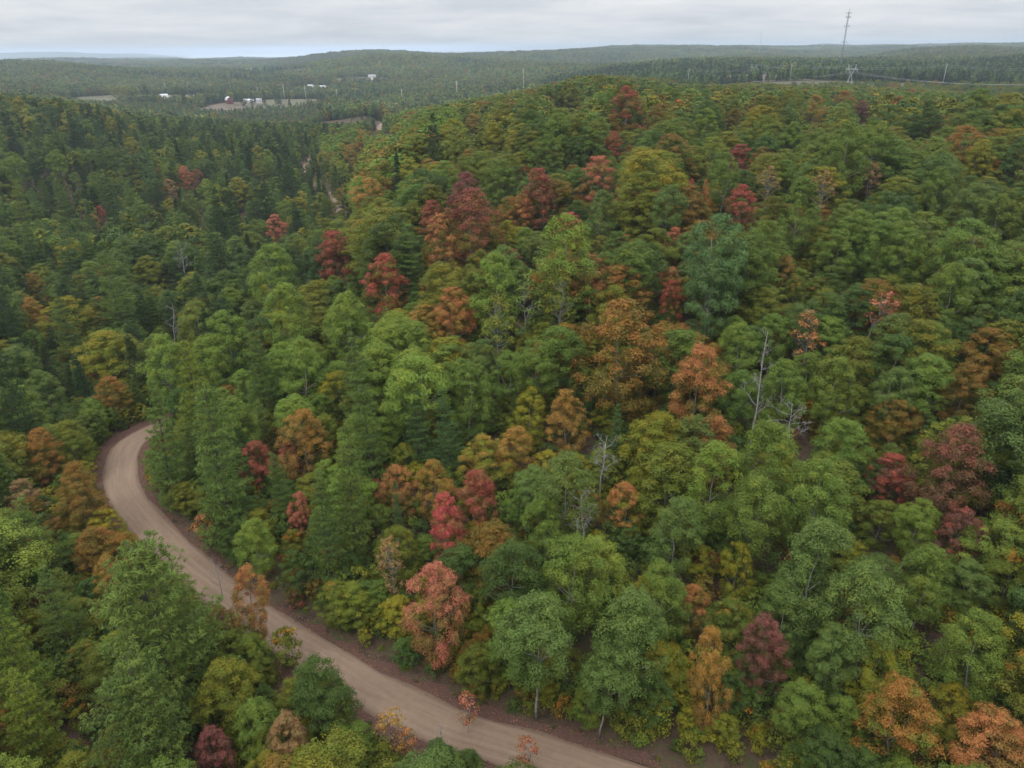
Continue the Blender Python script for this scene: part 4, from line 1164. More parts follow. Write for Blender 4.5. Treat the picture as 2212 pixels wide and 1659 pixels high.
def zone(x, y, u, v):
    if y > 1090 and x > 100: return 'pinewood'
    rx = np.interp(y, RL[15:, 1], RL[15:, 0]) if y > 160 else None
    if y > 160 and x < rx + 14:
        if u < 330 and v < 260 and y > 450: return 'lefthill'
        if v < 300 and u > 250 and y < 620 and rng.random() < .25: return 'leftslope'
        return 'valley'
    if y <= 160 and u < 330 and v > 780: return 'roadleft'
    if y < 130 and x < -5 and v > 1150 and u < 820: return 'roadleft'
    if y > 160 and x < rx + 62: return 'edge' if y > 260 else 'bank'
    if v > 1150: return 'low'
    if u < 620 and v > 820: return 'bank'
    if u < 900 and v > 430: return 'leftslope'
    if u < 1000: return 'edge' if rng.random() < .5 else ('leftslope' if rng.random() < .4 else 'hilltop')
    if v < 370: return 'hilltop'
    if u > 1560: return 'right'
    if v > 950: return 'low'
    return 'centre'


pts = np.concatenate([jit_grid(6.2, 30, 170, .80, 18), jit_grid(7.6, 170, 300, .80, 18), jit_grid(8.6, 300, 1100, .80, 18)])
N_BIG = len(pts)
pts = np.concatenate([pts, jit_grid(4.8, 34, 230, .80, 12)])
big = np.arange(len(pts)) < N_BIG
d_r, _ = road_dist(pts[:, 0], pts[:, 1])
hx = np.array([[t['x'], t['y'], t['sxy'] * FULLW[t['key']] * .5] for t in TREES])
thin = big | (d_r < 22) | (rng.random(len(pts)) < .45)
ok = thin & (d_r > np.where(pts[:, 1] > 200, np.where(pts[:, 1] > 740, 6.5, 2.8), np.where(big, 6.9, 5.6))) & ~in_clear(pts[:, 0], pts[:, 1])
# foreground: a tree between the camera and the visible road must not hide it
gz = height(pts[:, 0], pts[:, 1])
keep = []
rp = RL[(RL[:, 1] < 152)]
ru, rv, rzd = proj(rp[:, 0], rp[:, 1], rp[:, 2])
mastz = []
for i in np.where(ok)[0]:
    x, y = pts[i]
    dd = np.hypot(hx[:, 0] - x, hx[:, 1] - y)
    if (dd < (hx[:, 2] * .66 + 2.0 if big[i] else np.minimum(hx[:, 2] * .3, 1.6) + .5)).any(): continue
    keep.append(i)
pts, gz, d_r, big = pts[keep], gz[keep], d_r[keep], big[keep]
UU, VV, ZD = proj(pts[:, 0], pts[:, 1], gz + 13)
SKX = [-400, 0, 60, 160, 250, 300, 400, 500, 600, 700, 760, 870, 1000, 1150, 1250, 1340, 1420, 1470, 1550, 1630, 1700, 1840, 2000, 2212, 2600]
SKY = [190, 196, 201, 213, 231, 241, 251, 256, 263, 264, 264, 238, 216, 190, 160, 162, 168, 180, 183, 177, 182, 184, 190, 212, 230]


def cap_height(x, y, z, H):
    """trees of the near ridge stay under the canopy line that the ridge shows"""
    for _ in range(9):
        tu, tv, _z = proj(x, y, z + H)
        if tv >= (np.interp(tu, SKX, SKY) - 1 if not (782 < tu < 856 and y < 852) else 289): break
        H *= .9
    return H


ncap = 0
HBl = []
for t in TREES:
    u_, v_, z_ = proj(t['x'], t['y'], t['z'] + FULLH[t['key']] * t['sz'] * CENF[t['key']])
    HBl.append((u_, v_, FULLW[t['key']] * t['sxy'] * .5 * FPX / z_ / K, z_ + 2))
HB = np.array(HBl, float)
for (x, y), z, u, v, zd, dr, bg_ in zip(pts, gz, UU, VV, ZD, d_r, big):
    if zd < 25: continue
    sp, pal = pick(MIX[zone(x, y, u, v)])
    s = rng.normal(.98 if y < 170 else 1.08, .15)
    if rng.random() < .07: s *= 1.22
    s = float(np.clip(s, .6, 1.45))
    if not bg_:
        sp, pal = M_, ('dark green', 'olive-green', 'yellow-green', 'mid-green', 'brown-olive', 'orange-flecked green', 'dark red')[int(rng.choice(7, p=(.33, .27, .15, .15, .04, .04, .02)))]
        s = float(rng.uniform(.28, .52))
    elif dr < 12: s *= .72
    if x < -100 and y > 330: s *= .82
    if y > 330:
        s0 = s; s = cap_height(x, y, z, FULLH[sp] * s) / FULLH[sp]; ncap += s < s0
        if s < .4: continue
        wide = min(s0, s * 1.35) / s
    else: wide = 1.12
    hs_ = HB[(HB[:, 3] > zd)]
    if len(hs_):
        for _ in range(5):
            tu, tv, _z = proj(x, y, z + FULLH[sp] * s); hw = FULLW[sp] * s * .5 * FPX / zd / K
            cov = (np.abs(hs_[:, 0] - u) < (hw + hs_[:, 2]) * .72) & (tv < hs_[:, 1] + hs_[:, 2] * .55) & (v > hs_[:, 1] - hs_[:, 2])
            if not cov.any(): break
            s *= .82
        if s < .26: continue
    # stay clear of the line of sight to the road
    if y < 150:
        top = FULLH[sp] * s
        tu, tv, _ = proj(x, y, z + top)
        bu, bv_, _ = proj(x, y, z + 2)
        hw = FULLW[sp] * s * .5 * FPX / zd / K
        hit = (rzd > zd) & (np.abs(ru - u) < hw + 10) & (rv > tv - 12) & (rv < bv_)
        if hit.any():
            s2 = s
            for _ in range(6):
                s2 *= .8
                tu, tv, _z = proj(x, y, z + FULLH[sp] * s2); hw = FULLW[sp] * s2 * .5 * FPX / zd / K
                if not ((rzd > zd) & (np.abs(ru - u) < hw + 10) & (rv > tv - 12) & (rv < bv_)).any(): break
            else: continue
            s = s2
            if s < .3: continue
            if s < .5: sp = M_
    TREES.append(dict(x=x, y=y, z=z, sxy=s * wide * rng.uniform(.92, 1.12), sz=s * rng.uniform(.88, 1.0), key=sp, vi=None, sp=sp, pal=pal, pal2=None, hand=None, rot=rng.random() * 6.28))

print('capped', ncap)
for t in TREES:
    k = t['key']
    if t['vi'] is None: t['vi'] = int(rng.integers(len(VAR[k])))
    a, b, tn = PAL[t['pal']]
    if t['pal2']: b = PAL[t['pal2']][1]; tn = .5
    j = 1 + rng.normal() * (.10 if t['hand'] is None else .04); hue = rng.normal() * (.07 if t['hand'] is None else .02)
    f = lambda c: (max(c[0] * j * (1 + hue), .01), c[1] * j, max(c[2] * j * (1 - hue * .5), .008))
    t['ta'], t['tb'], t['turn'] = f(a), f(b), float(np.clip(tn + (rng.normal() * .08), .05, .95))
    t['H'] = FULLH[k] * t['sz']; t['W'] = FULLW[k] * t['sxy']
    u, v, zd = proj(t['x'], t['y'], t['z'] + t['H'] * CENF[k])
    t['u'], t['v'], t['zd'] = float(u), float(v), float(zd)
    t['pw'] = t['W'] * FPX / max(zd, 1) / K

# what of each crown can be seen, on a coarse grid
GW, GH = 554, 415
buf = np.zeros((GH, GW), bool)
for t in sorted(TREES, key=lambda q: q['zd']):
    if t['zd'] < 20: t['vis'] = 0; continue
    cx_, cy_ = t['u'] / 4, t['v'] / 4; rx_ = max(t['pw'] / 8, .7)
    _, vt, _ = proj(t['x'], t['y'], t['z'] + t['H']); ry_ = max((t['v'] - float(vt)) / 4, .7)
    x0, x1 = max(int(cx_ - rx_), 0), min(int(cx_ + rx_) + 1, GW); y0, y1 = max(int(cy_ - ry_), 0), min(int(cy_ + ry_) + 1, GH)
    if x1 <= x0 or y1 <= y0: t['vis'] = 0; continue
    gy, gx = np.mgrid[y0:y1, x0:x1]
    el = ((gx + .5 - cx_) / rx_) ** 2 + ((gy + .5 - cy_) / ry_) ** 2 <= 1
    sub = buf[y0:y1, x0:x1]
    if t['key'] in ('dead_tree', 'bare', 'thin_sapling', 'sparse', 'leaning'):
        t['vis'] = int((el & ~sub).sum()); continue
    t['vis'] = int((el & ~sub).sum())
    sub |= el

NAMES = {'maple_tree': 'maple_tree', 'aspen_tree': 'aspen_tree', 'pine_tree': 'pine_tree', 'spruce_tree': 'spruce_tree', 'dead_tree': 'dead_tree', 'sapling': 'sapling', 'thin_sapling': 'sapling'}
for t in TREES:
    t['name'] = (t['hand'] and t['hand']['name']) or NAMES[t['sp']]
    t['ind'] = t['hand'] is not None and t['vis'] > 0
for nm in set(t['name'] for t in TREES):
    c = sorted([t for t in TREES if t['name'] == nm and t['hand'] is None and t['vis'] >= 6 and t['zd'] < 520], key=lambda q: -q['vis'])
    have = sum(1 for t in TREES if t['name'] == nm and t['ind'])
    for t in c[:max(0, 298 - have)]: t['ind'] = True

# labels: a plain tree is told by its colour and where it stands against a distinctive one
GROUPS = {'maple_tree': 'broadleaved maples of the wooded hill', 'aspen_tree': 'aspens of the wooded hill', 'pine_tree': 'pines of the valley and road bank', 'spruce_tree': 'spruces of the valley', 'dead_tree': 'dead trees standing among the living', 'sapling': 'saplings along the road', 'bare_sapling': 'leafless saplings along the road'}
SH = [t for t in TREES if t['hand'] and t['ind']]
LUV = np.array([[t['u'], t['v']] for t in SH])
buck = {}
NOUN = {'maple_tree': 'maple', 'aspen_tree': 'aspen', 'pine_tree': 'pine', 'spruce_tree': 'spruce', 'sapling': 'sapling'}
for t in TREES:
    if not t['ind'] or t['hand']: continue
    q = (LUV[:, 0] - t['u']) ** 2 + ((LUV[:, 1] - t['v']) * 1.3) ** 2
    k = int(q.argmin()); du, dv = t['u'] - LUV[k, 0], t['v'] - LUV[k, 1]
    a = math.degrees(math.atan2(-dv, du)) % 360
    wd = ('to the right of', 'up and right of', 'directly behind', 'up and left of', 'to the left of', 'down and left of', 'in front of', 'down and right of')[int(((a + 22.5) % 360) // 45)]
    buck.setdefault((t['pal'], t['sp'], wd, k), []).append((q[k], id(t), t))
_o = 'first second third fourth fifth sixth seventh eighth ninth tenth eleventh twelfth thirteenth fourteenth fifteenth sixteenth seventeenth eighteenth nineteenth'.split()
ORD = [''] + [w_ + ' ' for w_ in _o[1:]]
for tn_, th_ in (('twenty', 'twentieth'), ('thirty', 'thirtieth'), ('forty', 'fortieth')): ORD += [th_ + ' '] + [f'{tn_}-{w_} ' for w_ in _o[:9]]
for (pal, sp, wd, k), lst in buck.items():
    lst.sort()
    many = len(lst) > 1
    pl = pal.replace(' pine green', '').replace('pine green', 'green') if sp == 'pine_tree' or sp == 'spruce_tree' else pal
    for i, (_, _, t) in enumerate(lst):
        o = (('nearest ' if i == 0 else ORD[min(i, len(ORD) - 1)] + 'nearest ') if many else '')
        t['label'] = f"{o}{pl} {NOUN[sp]} {wd} {SH[k]['hand']['short']}"

rootcount = 0
crown_src = {}


def put_tree(t):
    k = t['key']; cm, tm = VAR[k][t['vi'] % len(VAR[k])]
    root = bpy.data.objects.new(t['name'], None)
    root.empty_display_size = .5
    COL.objects.link(root)
    root.location = (t['x'], t['y'], t['z']); root.rotation_euler = (0, 0, 0) if k == 'leaning' else (random.gauss(0, .035), random.gauss(0, .035), t['rot']); root.scale = (t['sxy'], t['sxy'], t['sz'])
    h = t['hand']
    tag(root, h['label'] if h else t['label'], h['cat'] if h else 'tree', GROUPS.get(t['name']))
    c = bpy.data.objects.new('crown', cm); COL.objects.link(c); c.parent = root
    c['tint'] = t['ta']; c['tint_b'] = t['tb']; c['turn'] = t['turn']
    q = bpy.data.objects.new('trunk', tm); COL.objects.link(q); q.parent = root


for t in TREES:
    if t['ind']: put_tree(t)
print('individual trees:', sum(t['ind'] for t in TREES), 'all near/mid:', len(TREES))

# ------------------------------------------------------------------ woods: everything past the individuals, as stuff
LIB = {}


def lib_obj(nm, me):
    o = bpy.data.objects.new(nm, me)
    return o


def lib(nm, meshes):
    c = bpy.data.collections.new('source_' + nm)
    for i, m in enumerate(meshes):
        c.objects.link(lib_obj(f'{nm}_source_{i:02d}', m))
    LIB[nm] = c
    return c


def join_mesh(name, cm, tm):
    """crown and trunk of one tree in one mesh (for the woods)"""
    me = cm.copy(); me.name = name
    if tm is None: return me
    import bmesh
    bm = bmesh.new(); bm.from_mesh(cm)
    n0 = len(bm.faces)
    bm.from_mesh(tm); bm.faces.ensure_lookup_table()
    for f in bm.faces[n0:]: f.material_index = 1
    bm.to_mesh(me); bm.free()
    me.materials.append(tm.materials[0])
    return me


def scatter(name, coll, P, rot, scl, vi, ta, tb, turn, label):
    P = np.asarray(P, np.float32); n_ = len(P)
    me = bpy.data.meshes.new(name)
    me.vertices.add(n_); me.vertices.foreach_set('co', P.ravel())

    def at(nm, ty, v, f):
        a = me.attributes.new(nm, ty, 'POINT'); a.data.foreach_set(f, np.asarray(v).ravel())
    at('rot', 'FLOAT', np.asarray(rot, np.float32), 'value')
    at('scl', 'FLOAT_VECTOR', np.asarray(scl, np.float32), 'vector')
    at('vi', 'INT', np.asarray(vi, np.int32), 'value')
    at('tint', 'FLOAT_VECTOR', np.asarray(ta, np.float32), 'vector')
    at('tint_b', 'FLOAT_VECTOR', np.asarray(tb, np.float32), 'vector')
    at('turn', 'FLOAT', np.asarray(turn, np.float32), 'value')
    o = link(name, me)
    ng = bpy.data.node_groups.new(name, 'GeometryNodeTree')
    ng.interface.new_socket('Geometry', in_out='INPUT', socket_type='NodeSocketGeometry')
    ng.interface.new_socket('Geometry', in_out='OUTPUT', socket_type='NodeSocketGeometry')
    n, l = ng.nodes.new, ng.links.new
    gi, go = n('NodeGroupInput'), n('NodeGroupOutput')
    ci = n('GeometryNodeCollectionInfo'); ci.inputs['Collection'].default_value = coll
    ci.inputs['Separate Children'].default_value = True; ci.inputs['Reset Children'].default_value = True
    ip = n('GeometryNodeInstanceOnPoints'); ip.inputs['Pick Instance'].default_value = True

    def na_(nm, ty):
        k = n('GeometryNodeInputNamedAttribute'); k.data_type = ty; k.inputs['Name'].default_value = nm
        return k.outputs['Attribute']
    cx = n('ShaderNodeCombineXYZ'); l(na_('rot', 'FLOAT'), cx.inputs['Z'])
    l(gi.outputs[0], ip.inputs['Points']); l(ci.outputs[0], ip.inputs['Instance'])
    l(na_('vi', 'INT'), ip.inputs['Instance Index'])
    e2r = n('FunctionNodeEulerToRotation'); l(cx.outputs[0], e2r.inputs[0]); l(e2r.outputs[0], ip.inputs['Rotation'])
    l(na_('scl', 'FLOAT_VECTOR'), ip.inputs['Scale'])
    l(ip.outputs[0], go.inputs[0])
    md = o.modifiers.new('scatter', 'NODES'); md.node_group = ng
    return tag(o, label, kind='stuff')


SPK = ['maple_tree', 'aspen_tree', 'pine_tree', 'spruce_tree', 'dead_tree']
near_lib, near_ix = [], {}
for k in SPK:
    for i, (cm, tm) in enumerate(VAR[k][:3]):
        near_ix[(k, i)] = len(near_lib); near_lib.append(join_mesh('near_' + k, cm, tm))
lib('near', near_lib)
mid_lib, mid_ix = [], {}
for k, mk in (('maple_tree', lambda s: broadleaf('mid_maple', 800 + s, 17.5, 6.0, .16, 60, 2600, .72, rc=(1.1, 1.9), flat=.78, power=.62, trunk=False)),
              ('aspen_tree', lambda s: broadleaf('mid_aspen', 820 + s, 20.5, 5.0, .27, 54, 2300, .68, rc=(1.0, 1.6), flat=.85, power=.6, skew=.95, trunk=False)),
              ('pine_tree', lambda s: conifer('mid_pine', 840 + s, 22, 5.1, .10, 1.6, 6, 1.1, 4, 1.0, .30, .15, .02, gap=.16, power=.62, trunk=False)),
              ('spruce_tree', lambda s: conifer('mid_spruce', 860 + s, 20, 3.4, .08, 1.3, 5, 1.1, 3, 1.0, .38, .02, .16, power=.95, trunk=False, tip=.15)),
              ('dead_tree', lambda s: VAR['dead_tree'][s % 3])):
    for s in range(3):
        mid_ix[(k, s)] = len(mid_lib); r_ = mk(s); mid_lib.append(join_mesh('mid_' + k, *r_) if r_[1] is not None else r_[0])
lib('mid', mid_lib)


def emit(name, lst, libn, ix, label):
    if not lst: return
    scatter(name, LIB[libn], [(t['x'], t['y'], t['z'] - .2) for t in lst], [t['rot'] for t in lst], [(t['sxy'], t['sxy'], t['sz']) for t in lst],
            [ix[(t['key'] if (t['key'], 0) in ix else 'maple_tree', t['vi'] % 3)] for t in lst], [t['ta'] for t in lst], [t['tb'] for t in lst], [t['turn'] for t in lst], label)


rest = [t for t in TREES if not t['ind']]
emit('hillside_woods', [t for t in rest if t['zd'] < 300], 'near', near_ix, 'mass of trees filling the gaps of the near woods')
emit('valley_woods', [t for t in rest if t['zd'] >= 300], 'mid', mid_ix, 'mass of trees covering the farther hill and valley')

# ------------------------------------------------------------------ undergrowth between the near trees
bush = [broadleaf('bush', 900 + s, 3.2, 1.6, .02, 26, 1100, .20, rc=(.45, .85), flat=.8, power=.5, trunk=False)[0] for s in range(4)]
lib('bush', bush)
bp = np.concatenate([jit_grid(2.3, 30, 150, .80, 10), jit_grid(3.3, 150, 270, .80, 10)])
bd, _ = road_dist(bp[:, 0], bp[:, 1])
bp = bp[(bd > 4.0) & (rng.random(len(bp)) < np.where(bd < 5.4, .8, np.where(bd < 14, .95, .45)))]
bz = height(bp[:, 0], bp[:, 1])
bnm = ['dark green', 'olive-green', 'mid-green', 'yellow-green', 'brown-olive', 'orange-flecked green', 'dark red', 'golden']
bw_ = np.array([3, 3, 2, 1.4, 1, .8, .35, .35]); bi = rng.choice(len(bnm), len(bp), p=bw_ / bw_.sum())
bs = rng.uniform(.55, 1.5, len(bp)); bd2, _ = road_dist(bp[:, 0], bp[:, 1]); bs = np.where(bd2 < 5.4, bs * .26, bs); bs = np.where(bd2 < 7.2, bs * .6, np.where(bd2 < 12, bs * .8, bs))
scatter('undergrowth', LIB['bush'], np.column_stack([bp, bz - .15]), rng.random(len(bp)) * 6.28, np.column_stack([bs * 1.1, bs * 1.1, bs * rng.uniform(.8, 1.4, len(bp))]),
        rng.integers(0, 4, len(bp)), [PAL[bnm[i]][0] for i in bi], [PAL[bnm[i]][1] for i in bi], np.full(len(bp), .4), 'low shrubs and young growth under the trees')

# fallen leaves on the verges
s_ = rng.random(26000) * (len(RL) - 2); s_ = s_[RL[s_.astype(int), 1] < 175]; i_ = s_.astype(int)
c_ = RL[i_] + (RL[i_ + 1] - RL[i_]) * (s_ - i_)[:, None]; tg = unit(RL[i_ + 1] - RL[i_]); nn = np.column_stack([-tg[:, 1], tg[:, 0]])
of = np.where(rng.random(len(c_)) < .55, 1, -1) * (2.9 + np.abs(rng.normal(size=len(c_))) * 1.5)
lp = np.column_stack([c_[:, :2] + nn * of[:, None], c_[:, 2] + .13 + rng.random(len(c_)) * .05])
llm = flat_mat('fallen_leaf', (0.10, 0.05, 0.03), (0.26, 0.13, 0.07), 1.3, .9, 6)
fl = link('leaf_litter', leaves_mesh('leaf_litter', lp, unit(rng.normal(size=lp.shape) * .4 + [0, 0, 1]), rng.uniform(.12, .26, len(lp)), .8, np.zeros(len(lp)), llm, rng))
tag(fl, 'fallen leaves lying along both edges of the road', kind='stuff')

# ------------------------------------------------------------------ far woods
def far_tree(name, seed, H, Rr, n_, s, conic):
    r = np.random.default_rng(seed)
    t = r.random(n_); th = r.random(n_) * 6.283
    if conic: rad = Rr * (1 - t) ** .6
    else: rad = Rr * np.abs(np.sin(np.pi * (t * .86 + .12))) ** .55
    rad = rad * r.uniform(.6, 1.08, n_)
    z = H * (.14 + .84 * t)
    P = np.column_stack([np.cos(th) * rad, np.sin(th) * rad, z])
    out = unit(np.column_stack([np.cos(th), np.sin(th), (t - .35) * 1.6]) + r.normal(size=(n_, 3)) * .35)
    return leaves_mesh(name, P, out, s * r.uniform(.7, 1.3, n_), .85, np.clip(.6 * r.random(n_) + .4 * t, 0, 1), M['leaf'], r)


far_lib = [far_tree('far_broadleaf', 1000 + i, 18, 5.2, 170, 2.3, False) for i in range(4)] + [far_tree('far_pine', 1010 + i, 18, 4.6, 150, 2.0, True) for i in range(3)]
lib('far', far_lib)


def grove(name, seed):
    r = np.random.default_rng(seed); PP, NN, CC = [], [], []
    for k in range(16):
        cx_, cy_ = r.uniform(-17, 17, 2); Rr = r.uniform(4.0, 6.0); H = r.uniform(14, 20); n_ = 34
        d = unit(r.normal(size=(n_, 3)) + [0, 0, .7])
        PP.append(np.array([cx_, cy_, H - Rr * .9]) + d * Rr * r.uniform(.8, 1.05, (n_, 1))); NN.append(unit(d + r.normal(size=(n_, 3)) * .3)); CC.append(np.full(n_, r.random()))
    PP, NN, CC = map(np.concatenate, (PP, NN, CC))
    return leaves_mesh(name, PP, NN, r.uniform(3, 5, len(PP)), .85, CC, M['leaf'], r)


lib('grove', [grove('grove', 1100 + i) for i in range(4)])

# running skyline, to leave out what no one can see
azb = np.linspace(-.95, .95, 500)
dist_s = np.geomspace(120, 12000, 260)
GX = np.outer(dist_s, azb); GY = np.repeat(dist_s[:, None], len(azb), 1)
EL = (height(GX.ravel(), GY.ravel()).reshape(GX.shape) + np.where(GY > 0, 13, 0) - CAMZ) / GY
RUN = np.maximum.accumulate(EL, 0)


def seen(x, y, ztop):
    a = np.clip(((x / y) + .95) / 1.9 * 499, 0, 499).astype(int)
    k = np.clip(np.searchsorted(dist_s, y * .985) - 1, 0, len(dist_s) - 1)
    return (ztop - CAMZ) / y > RUN[k, a] - .0022


FARMIX = ['dark green', 'olive-green', 'mid-green', 'grey-green', 'brown-olive', 'pine green', 'dark pine green', 'yellow-green', 'russet']


def far_woods(name, libn, cell, y0, y1, nvar, split, label, hgt):
    p = jit_grid(cell, y0, y1, .76, 60)
    p = p[~in_clear(p[:, 0], p[:, 1])]
    lk = (p[:, 1] > 8600) & (p[:, 0] < 900)
    p = p[~lk]
    z = height(p[:, 0], p[:, 1])
    k = seen(p[:, 0], p[:, 1], z + hgt); p, z = p[k], z[k]
    if y0 < 1500:
        tu, tv, _z = proj(p[:, 0], p[:, 1], z + 17)
        low = ~((p[:, 1] > 1480) | (tv > np.interp(tu, SKX, SKY) - 3) | (tu > 700))
    else: low = np.zeros(len(p), bool)
    n_ = len(p)
    con = vnoise(p[:, 0], p[:, 1], 160, 41) + (rng.random(n_) - .5) * .35
    right = (p[:, 0] > 60) & (p[:, 1] < 1900) & (p[:, 0] > (p[:, 1] - 1100) * .12)
    con = np.where(right, con + .45, con)
    is_con = con > np.where(right, .66, .74)
    w_b = np.array([3, 2.4, 3, 2.6, .9, 0, 0, 1.0, .22]); ib = rng.choice(9, n_, p=w_b / w_b.sum())
    ic = np.where(rng.random(n_) < .6, 6, 5)
    pi = np.where(is_con, ic, ib)
    ta = np.array([PAL[q][0] for q in FARMIX])[pi]; tb = np.array([PAL[q][1] for q in FARMIX])[pi]
    tone = (1 + (vnoise(p[:, 0], p[:, 1], 70, 44) - .5) * .4 + (vnoise(p[:, 0], p[:, 1], 320, 45) - .5) * .6 + rng.normal(size=n_) * .10)[:, None]
    far_haze_hue = np.array([.80, .84, 1.35])      # part of the haze's blue shift, put into the leaf colour of distant stands
    ta = ta * tone * far_haze_hue; tb = tb * tone * far_haze_hue
    if split: vi = np.where(is_con, 4 + rng.integers(0, 3, n_), rng.integers(0, 4, n_))
    else: vi = rng.integers(0, nvar, n_)
    s = rng.uniform(.75, 1.15, n_); s[low] *= .5
    print(name, n_)
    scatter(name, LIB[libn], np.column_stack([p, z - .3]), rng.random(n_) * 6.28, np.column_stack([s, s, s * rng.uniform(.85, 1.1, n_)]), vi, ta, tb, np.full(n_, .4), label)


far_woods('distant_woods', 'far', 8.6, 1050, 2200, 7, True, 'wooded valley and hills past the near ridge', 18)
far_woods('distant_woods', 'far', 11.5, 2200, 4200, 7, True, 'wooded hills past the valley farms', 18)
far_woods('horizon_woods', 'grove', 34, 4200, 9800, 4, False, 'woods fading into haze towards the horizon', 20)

# ------------------------------------------------------------------ poles, pylons, wires, masts
M['wood_pole'] = flat_mat('wood_pole', (.30, .28, .26), (.42, .40, .38), 1.0, .85)
M['steel'] = flat_mat('steel', (.36, .38, .40), (.48, .50, .52), .8, .5, 3, 0, .5, .3)
M['dark_steel'] = flat_mat('dark_steel', (.12, .125, .14), (.2, .21, .23), .8, .6)
M['antenna'] = flat_mat('antenna', (.16, .17, .19), (.26, .27, .29), .8, .6)
M['wire'] = flat_mat('wire', (.30, .31, .33), (.40, .41, .43), .3, .5)


def pole_mesh():
    H = 1.0
    a = MB(); a.tube([(0, 0, -.04), (0, 0, 1)], [.0125, .008], 7)
    b = MB(); b.box((0, 0, .955), (.085, .007, .009))
    b2 = MB(); b2.box((0, 0, .885), (.11, .007, .009))
    c = MB()
    for x in (-.04, 0.04): c.tube([(x, 0, .959), (x, 0, .978)], .0035, 5)
    return a.mesh('pole', M['wood_pole'], True), b.mesh('crossarm', M['wood_pole']), b2.mesh('crossarm', M['wood_pole']), c.mesh('insulators', M['steel'])


PM = pole_mesh()


def util_pole(dx, ytop, Y, label, rz, group, wide=1.0):
    x, _, zt = at_y(dx, ytop, Y); z0 = height(np.array([x]), np.array([Y]))[0]; H = max(zt - z0, 8)
    o = empty('utility_pole', (x, Y, z0), rz); o.scale = (H * wide, H * wide, H)
    tag(o, label, 'utility pole', group)
    for nm, m in zip(('pole', 'crossarm', 'crossarm', 'insulators'), PM): link(nm, m, o)
    return x, Y, z0, H


ridge_poles = [util_pole(2046, 138, 1000, 'tall pale pole above the dark pines near the edge of the ridge', .5, 'poles on the power line ridge', 1.1),
               util_pole(1711, 137, 1090, 'pale pole between the two steel pylons', .5, 'poles on the power line ridge', .9),
               util_pole(1489, 147, 1180, 'pale pole beside the bare brown field', .5, 'poles on the power line ridge', .9),
               util_pole(1131, 148, 1350, 'tall pole rising behind the wooded ridge crest', .5, 'poles on the power line ridge', .8)]
PV = [(986, 175, 1500, 'pole past the ridge, between the crest and the meadow'), (867, 192, 1500, 'short pole in the trees past the hidden road'), (726, 192, 1650, 'slim pole below the white roofs in the valley'),
      (658, 186, 1620, 'tall pole at the edge of the dry grass field'), (611, 182, 1640, 'tall pole beside the dark spruces of the dry field'), (555, 186, 1800, 'pole standing behind the red barn farm'),
      (497, 184, 1900, 'pole above the red barn'), (453, 182, 1950, 'pole between the two barns'), (405, 178, 2000, 'pole above the white barn'), (354, 178, 1950, 'pole on the stubble field by the white barn'),
      (359, 157, 2700, 'far pole over the valley woods'), (318, 172, 2400, 'far short pole above the field hedge'), (381, 166, 2700, 'faint far pole in the middle of the valley'), (650, 185, 2000, 'faint pole behind the tall pole of the dry field')]
for dx_, yt, Y_, lab_ in PV: util_pole(dx_, yt, Y_, lab_, .3, 'poles across the valley farms', 1.3)


def lattice(mb, a, b, w0, w1, n_, rad=.09):
    """four-legged lattice between two points"""
    a, b = Vector(a), Vector(b); d = (b - a).normalized()
    s = d.cross(Vector((0, 1, 0))).normalized(); f = d.cross(s)
    L4 = []
    for i in range(n_ + 1):
        t = i / n_; c = a.lerp(b, t); w_ = w0 + (w1 - w0) * t
        L4.append([c + (s * x + f * y) * w_ / 2 for x, y in ((-1, -1), (1, -1), (1, 1), (-1, 1))])
    for k in range(4):
        mb.tube([L4[0][k], L4[-1][k]], rad, 4)
        for i in range(n_):
            mb.tube([L4[i][k], L4[i + 1][(k + 1) % 4]], rad * .7, 3)


def pylon(dx, ytop, Y, label, rz):
    x, _, zt = at_y(dx, ytop, Y); z0 = height(np.array([x]), np.array([Y]))[0]; H = zt - z0
    o = empty('steel_pylon', (x, Y, z0), rz)
    tag(o, label, 'pylon', 'steel pylons of the power line')
    hw = H * .27; wz = H * .50; bz_ = H * .76; pk = H
    for sx in (-1, 1):
        m = MB(); lattice(m, (sx * H * .13, 0, -.5), (sx * .6, 0, wz), H * .05, H * .03, 6); m.build('leg', M['steel'], o)
        m = MB(); lattice(m, (sx * .6, 0, wz), (sx * hw * .55, 0, bz_), H * .03, H * .045, 5); m.build('fork_arm', M['steel'], o)
        m = MB(); lattice(m, (sx * hw * .6, 0, bz_), (sx * hw * .74, 0, pk), H * .045, .2, 5); m.build('peak', M['steel'], o)
    m = MB(); lattice(m, (-hw * 1.15, 0, bz_), (hw * 1.15, 0, bz_), H * .05, H * .05, 12); m.build('crossarm', M['steel'], o)
    ends = []
    for fx in (-1.05, 0, 1.05):
        m = MB()
        for q in range(6): m.tube([(fx * hw, 0, bz_ - .3 - q * .45), (fx * hw, 0, bz_ - .6 - q * .45)], .22, 6)
        m.tube([(fx * hw, 0, bz_), (fx * hw, 0, bz_ - 3)], .06, 4)
        m.build('insulator_string', M['steel'], o)
        ends.append(Vector((x + fx * hw * math.cos(rz), Y + fx * hw * math.sin(rz), z0 + bz_ - 3)))
    tops = [Vector((x + sx * hw * .74 * math.cos(rz), Y + sx * hw * .74 * math.sin(rz), zt)) for sx in (-1, 1)]
    return ends, tops


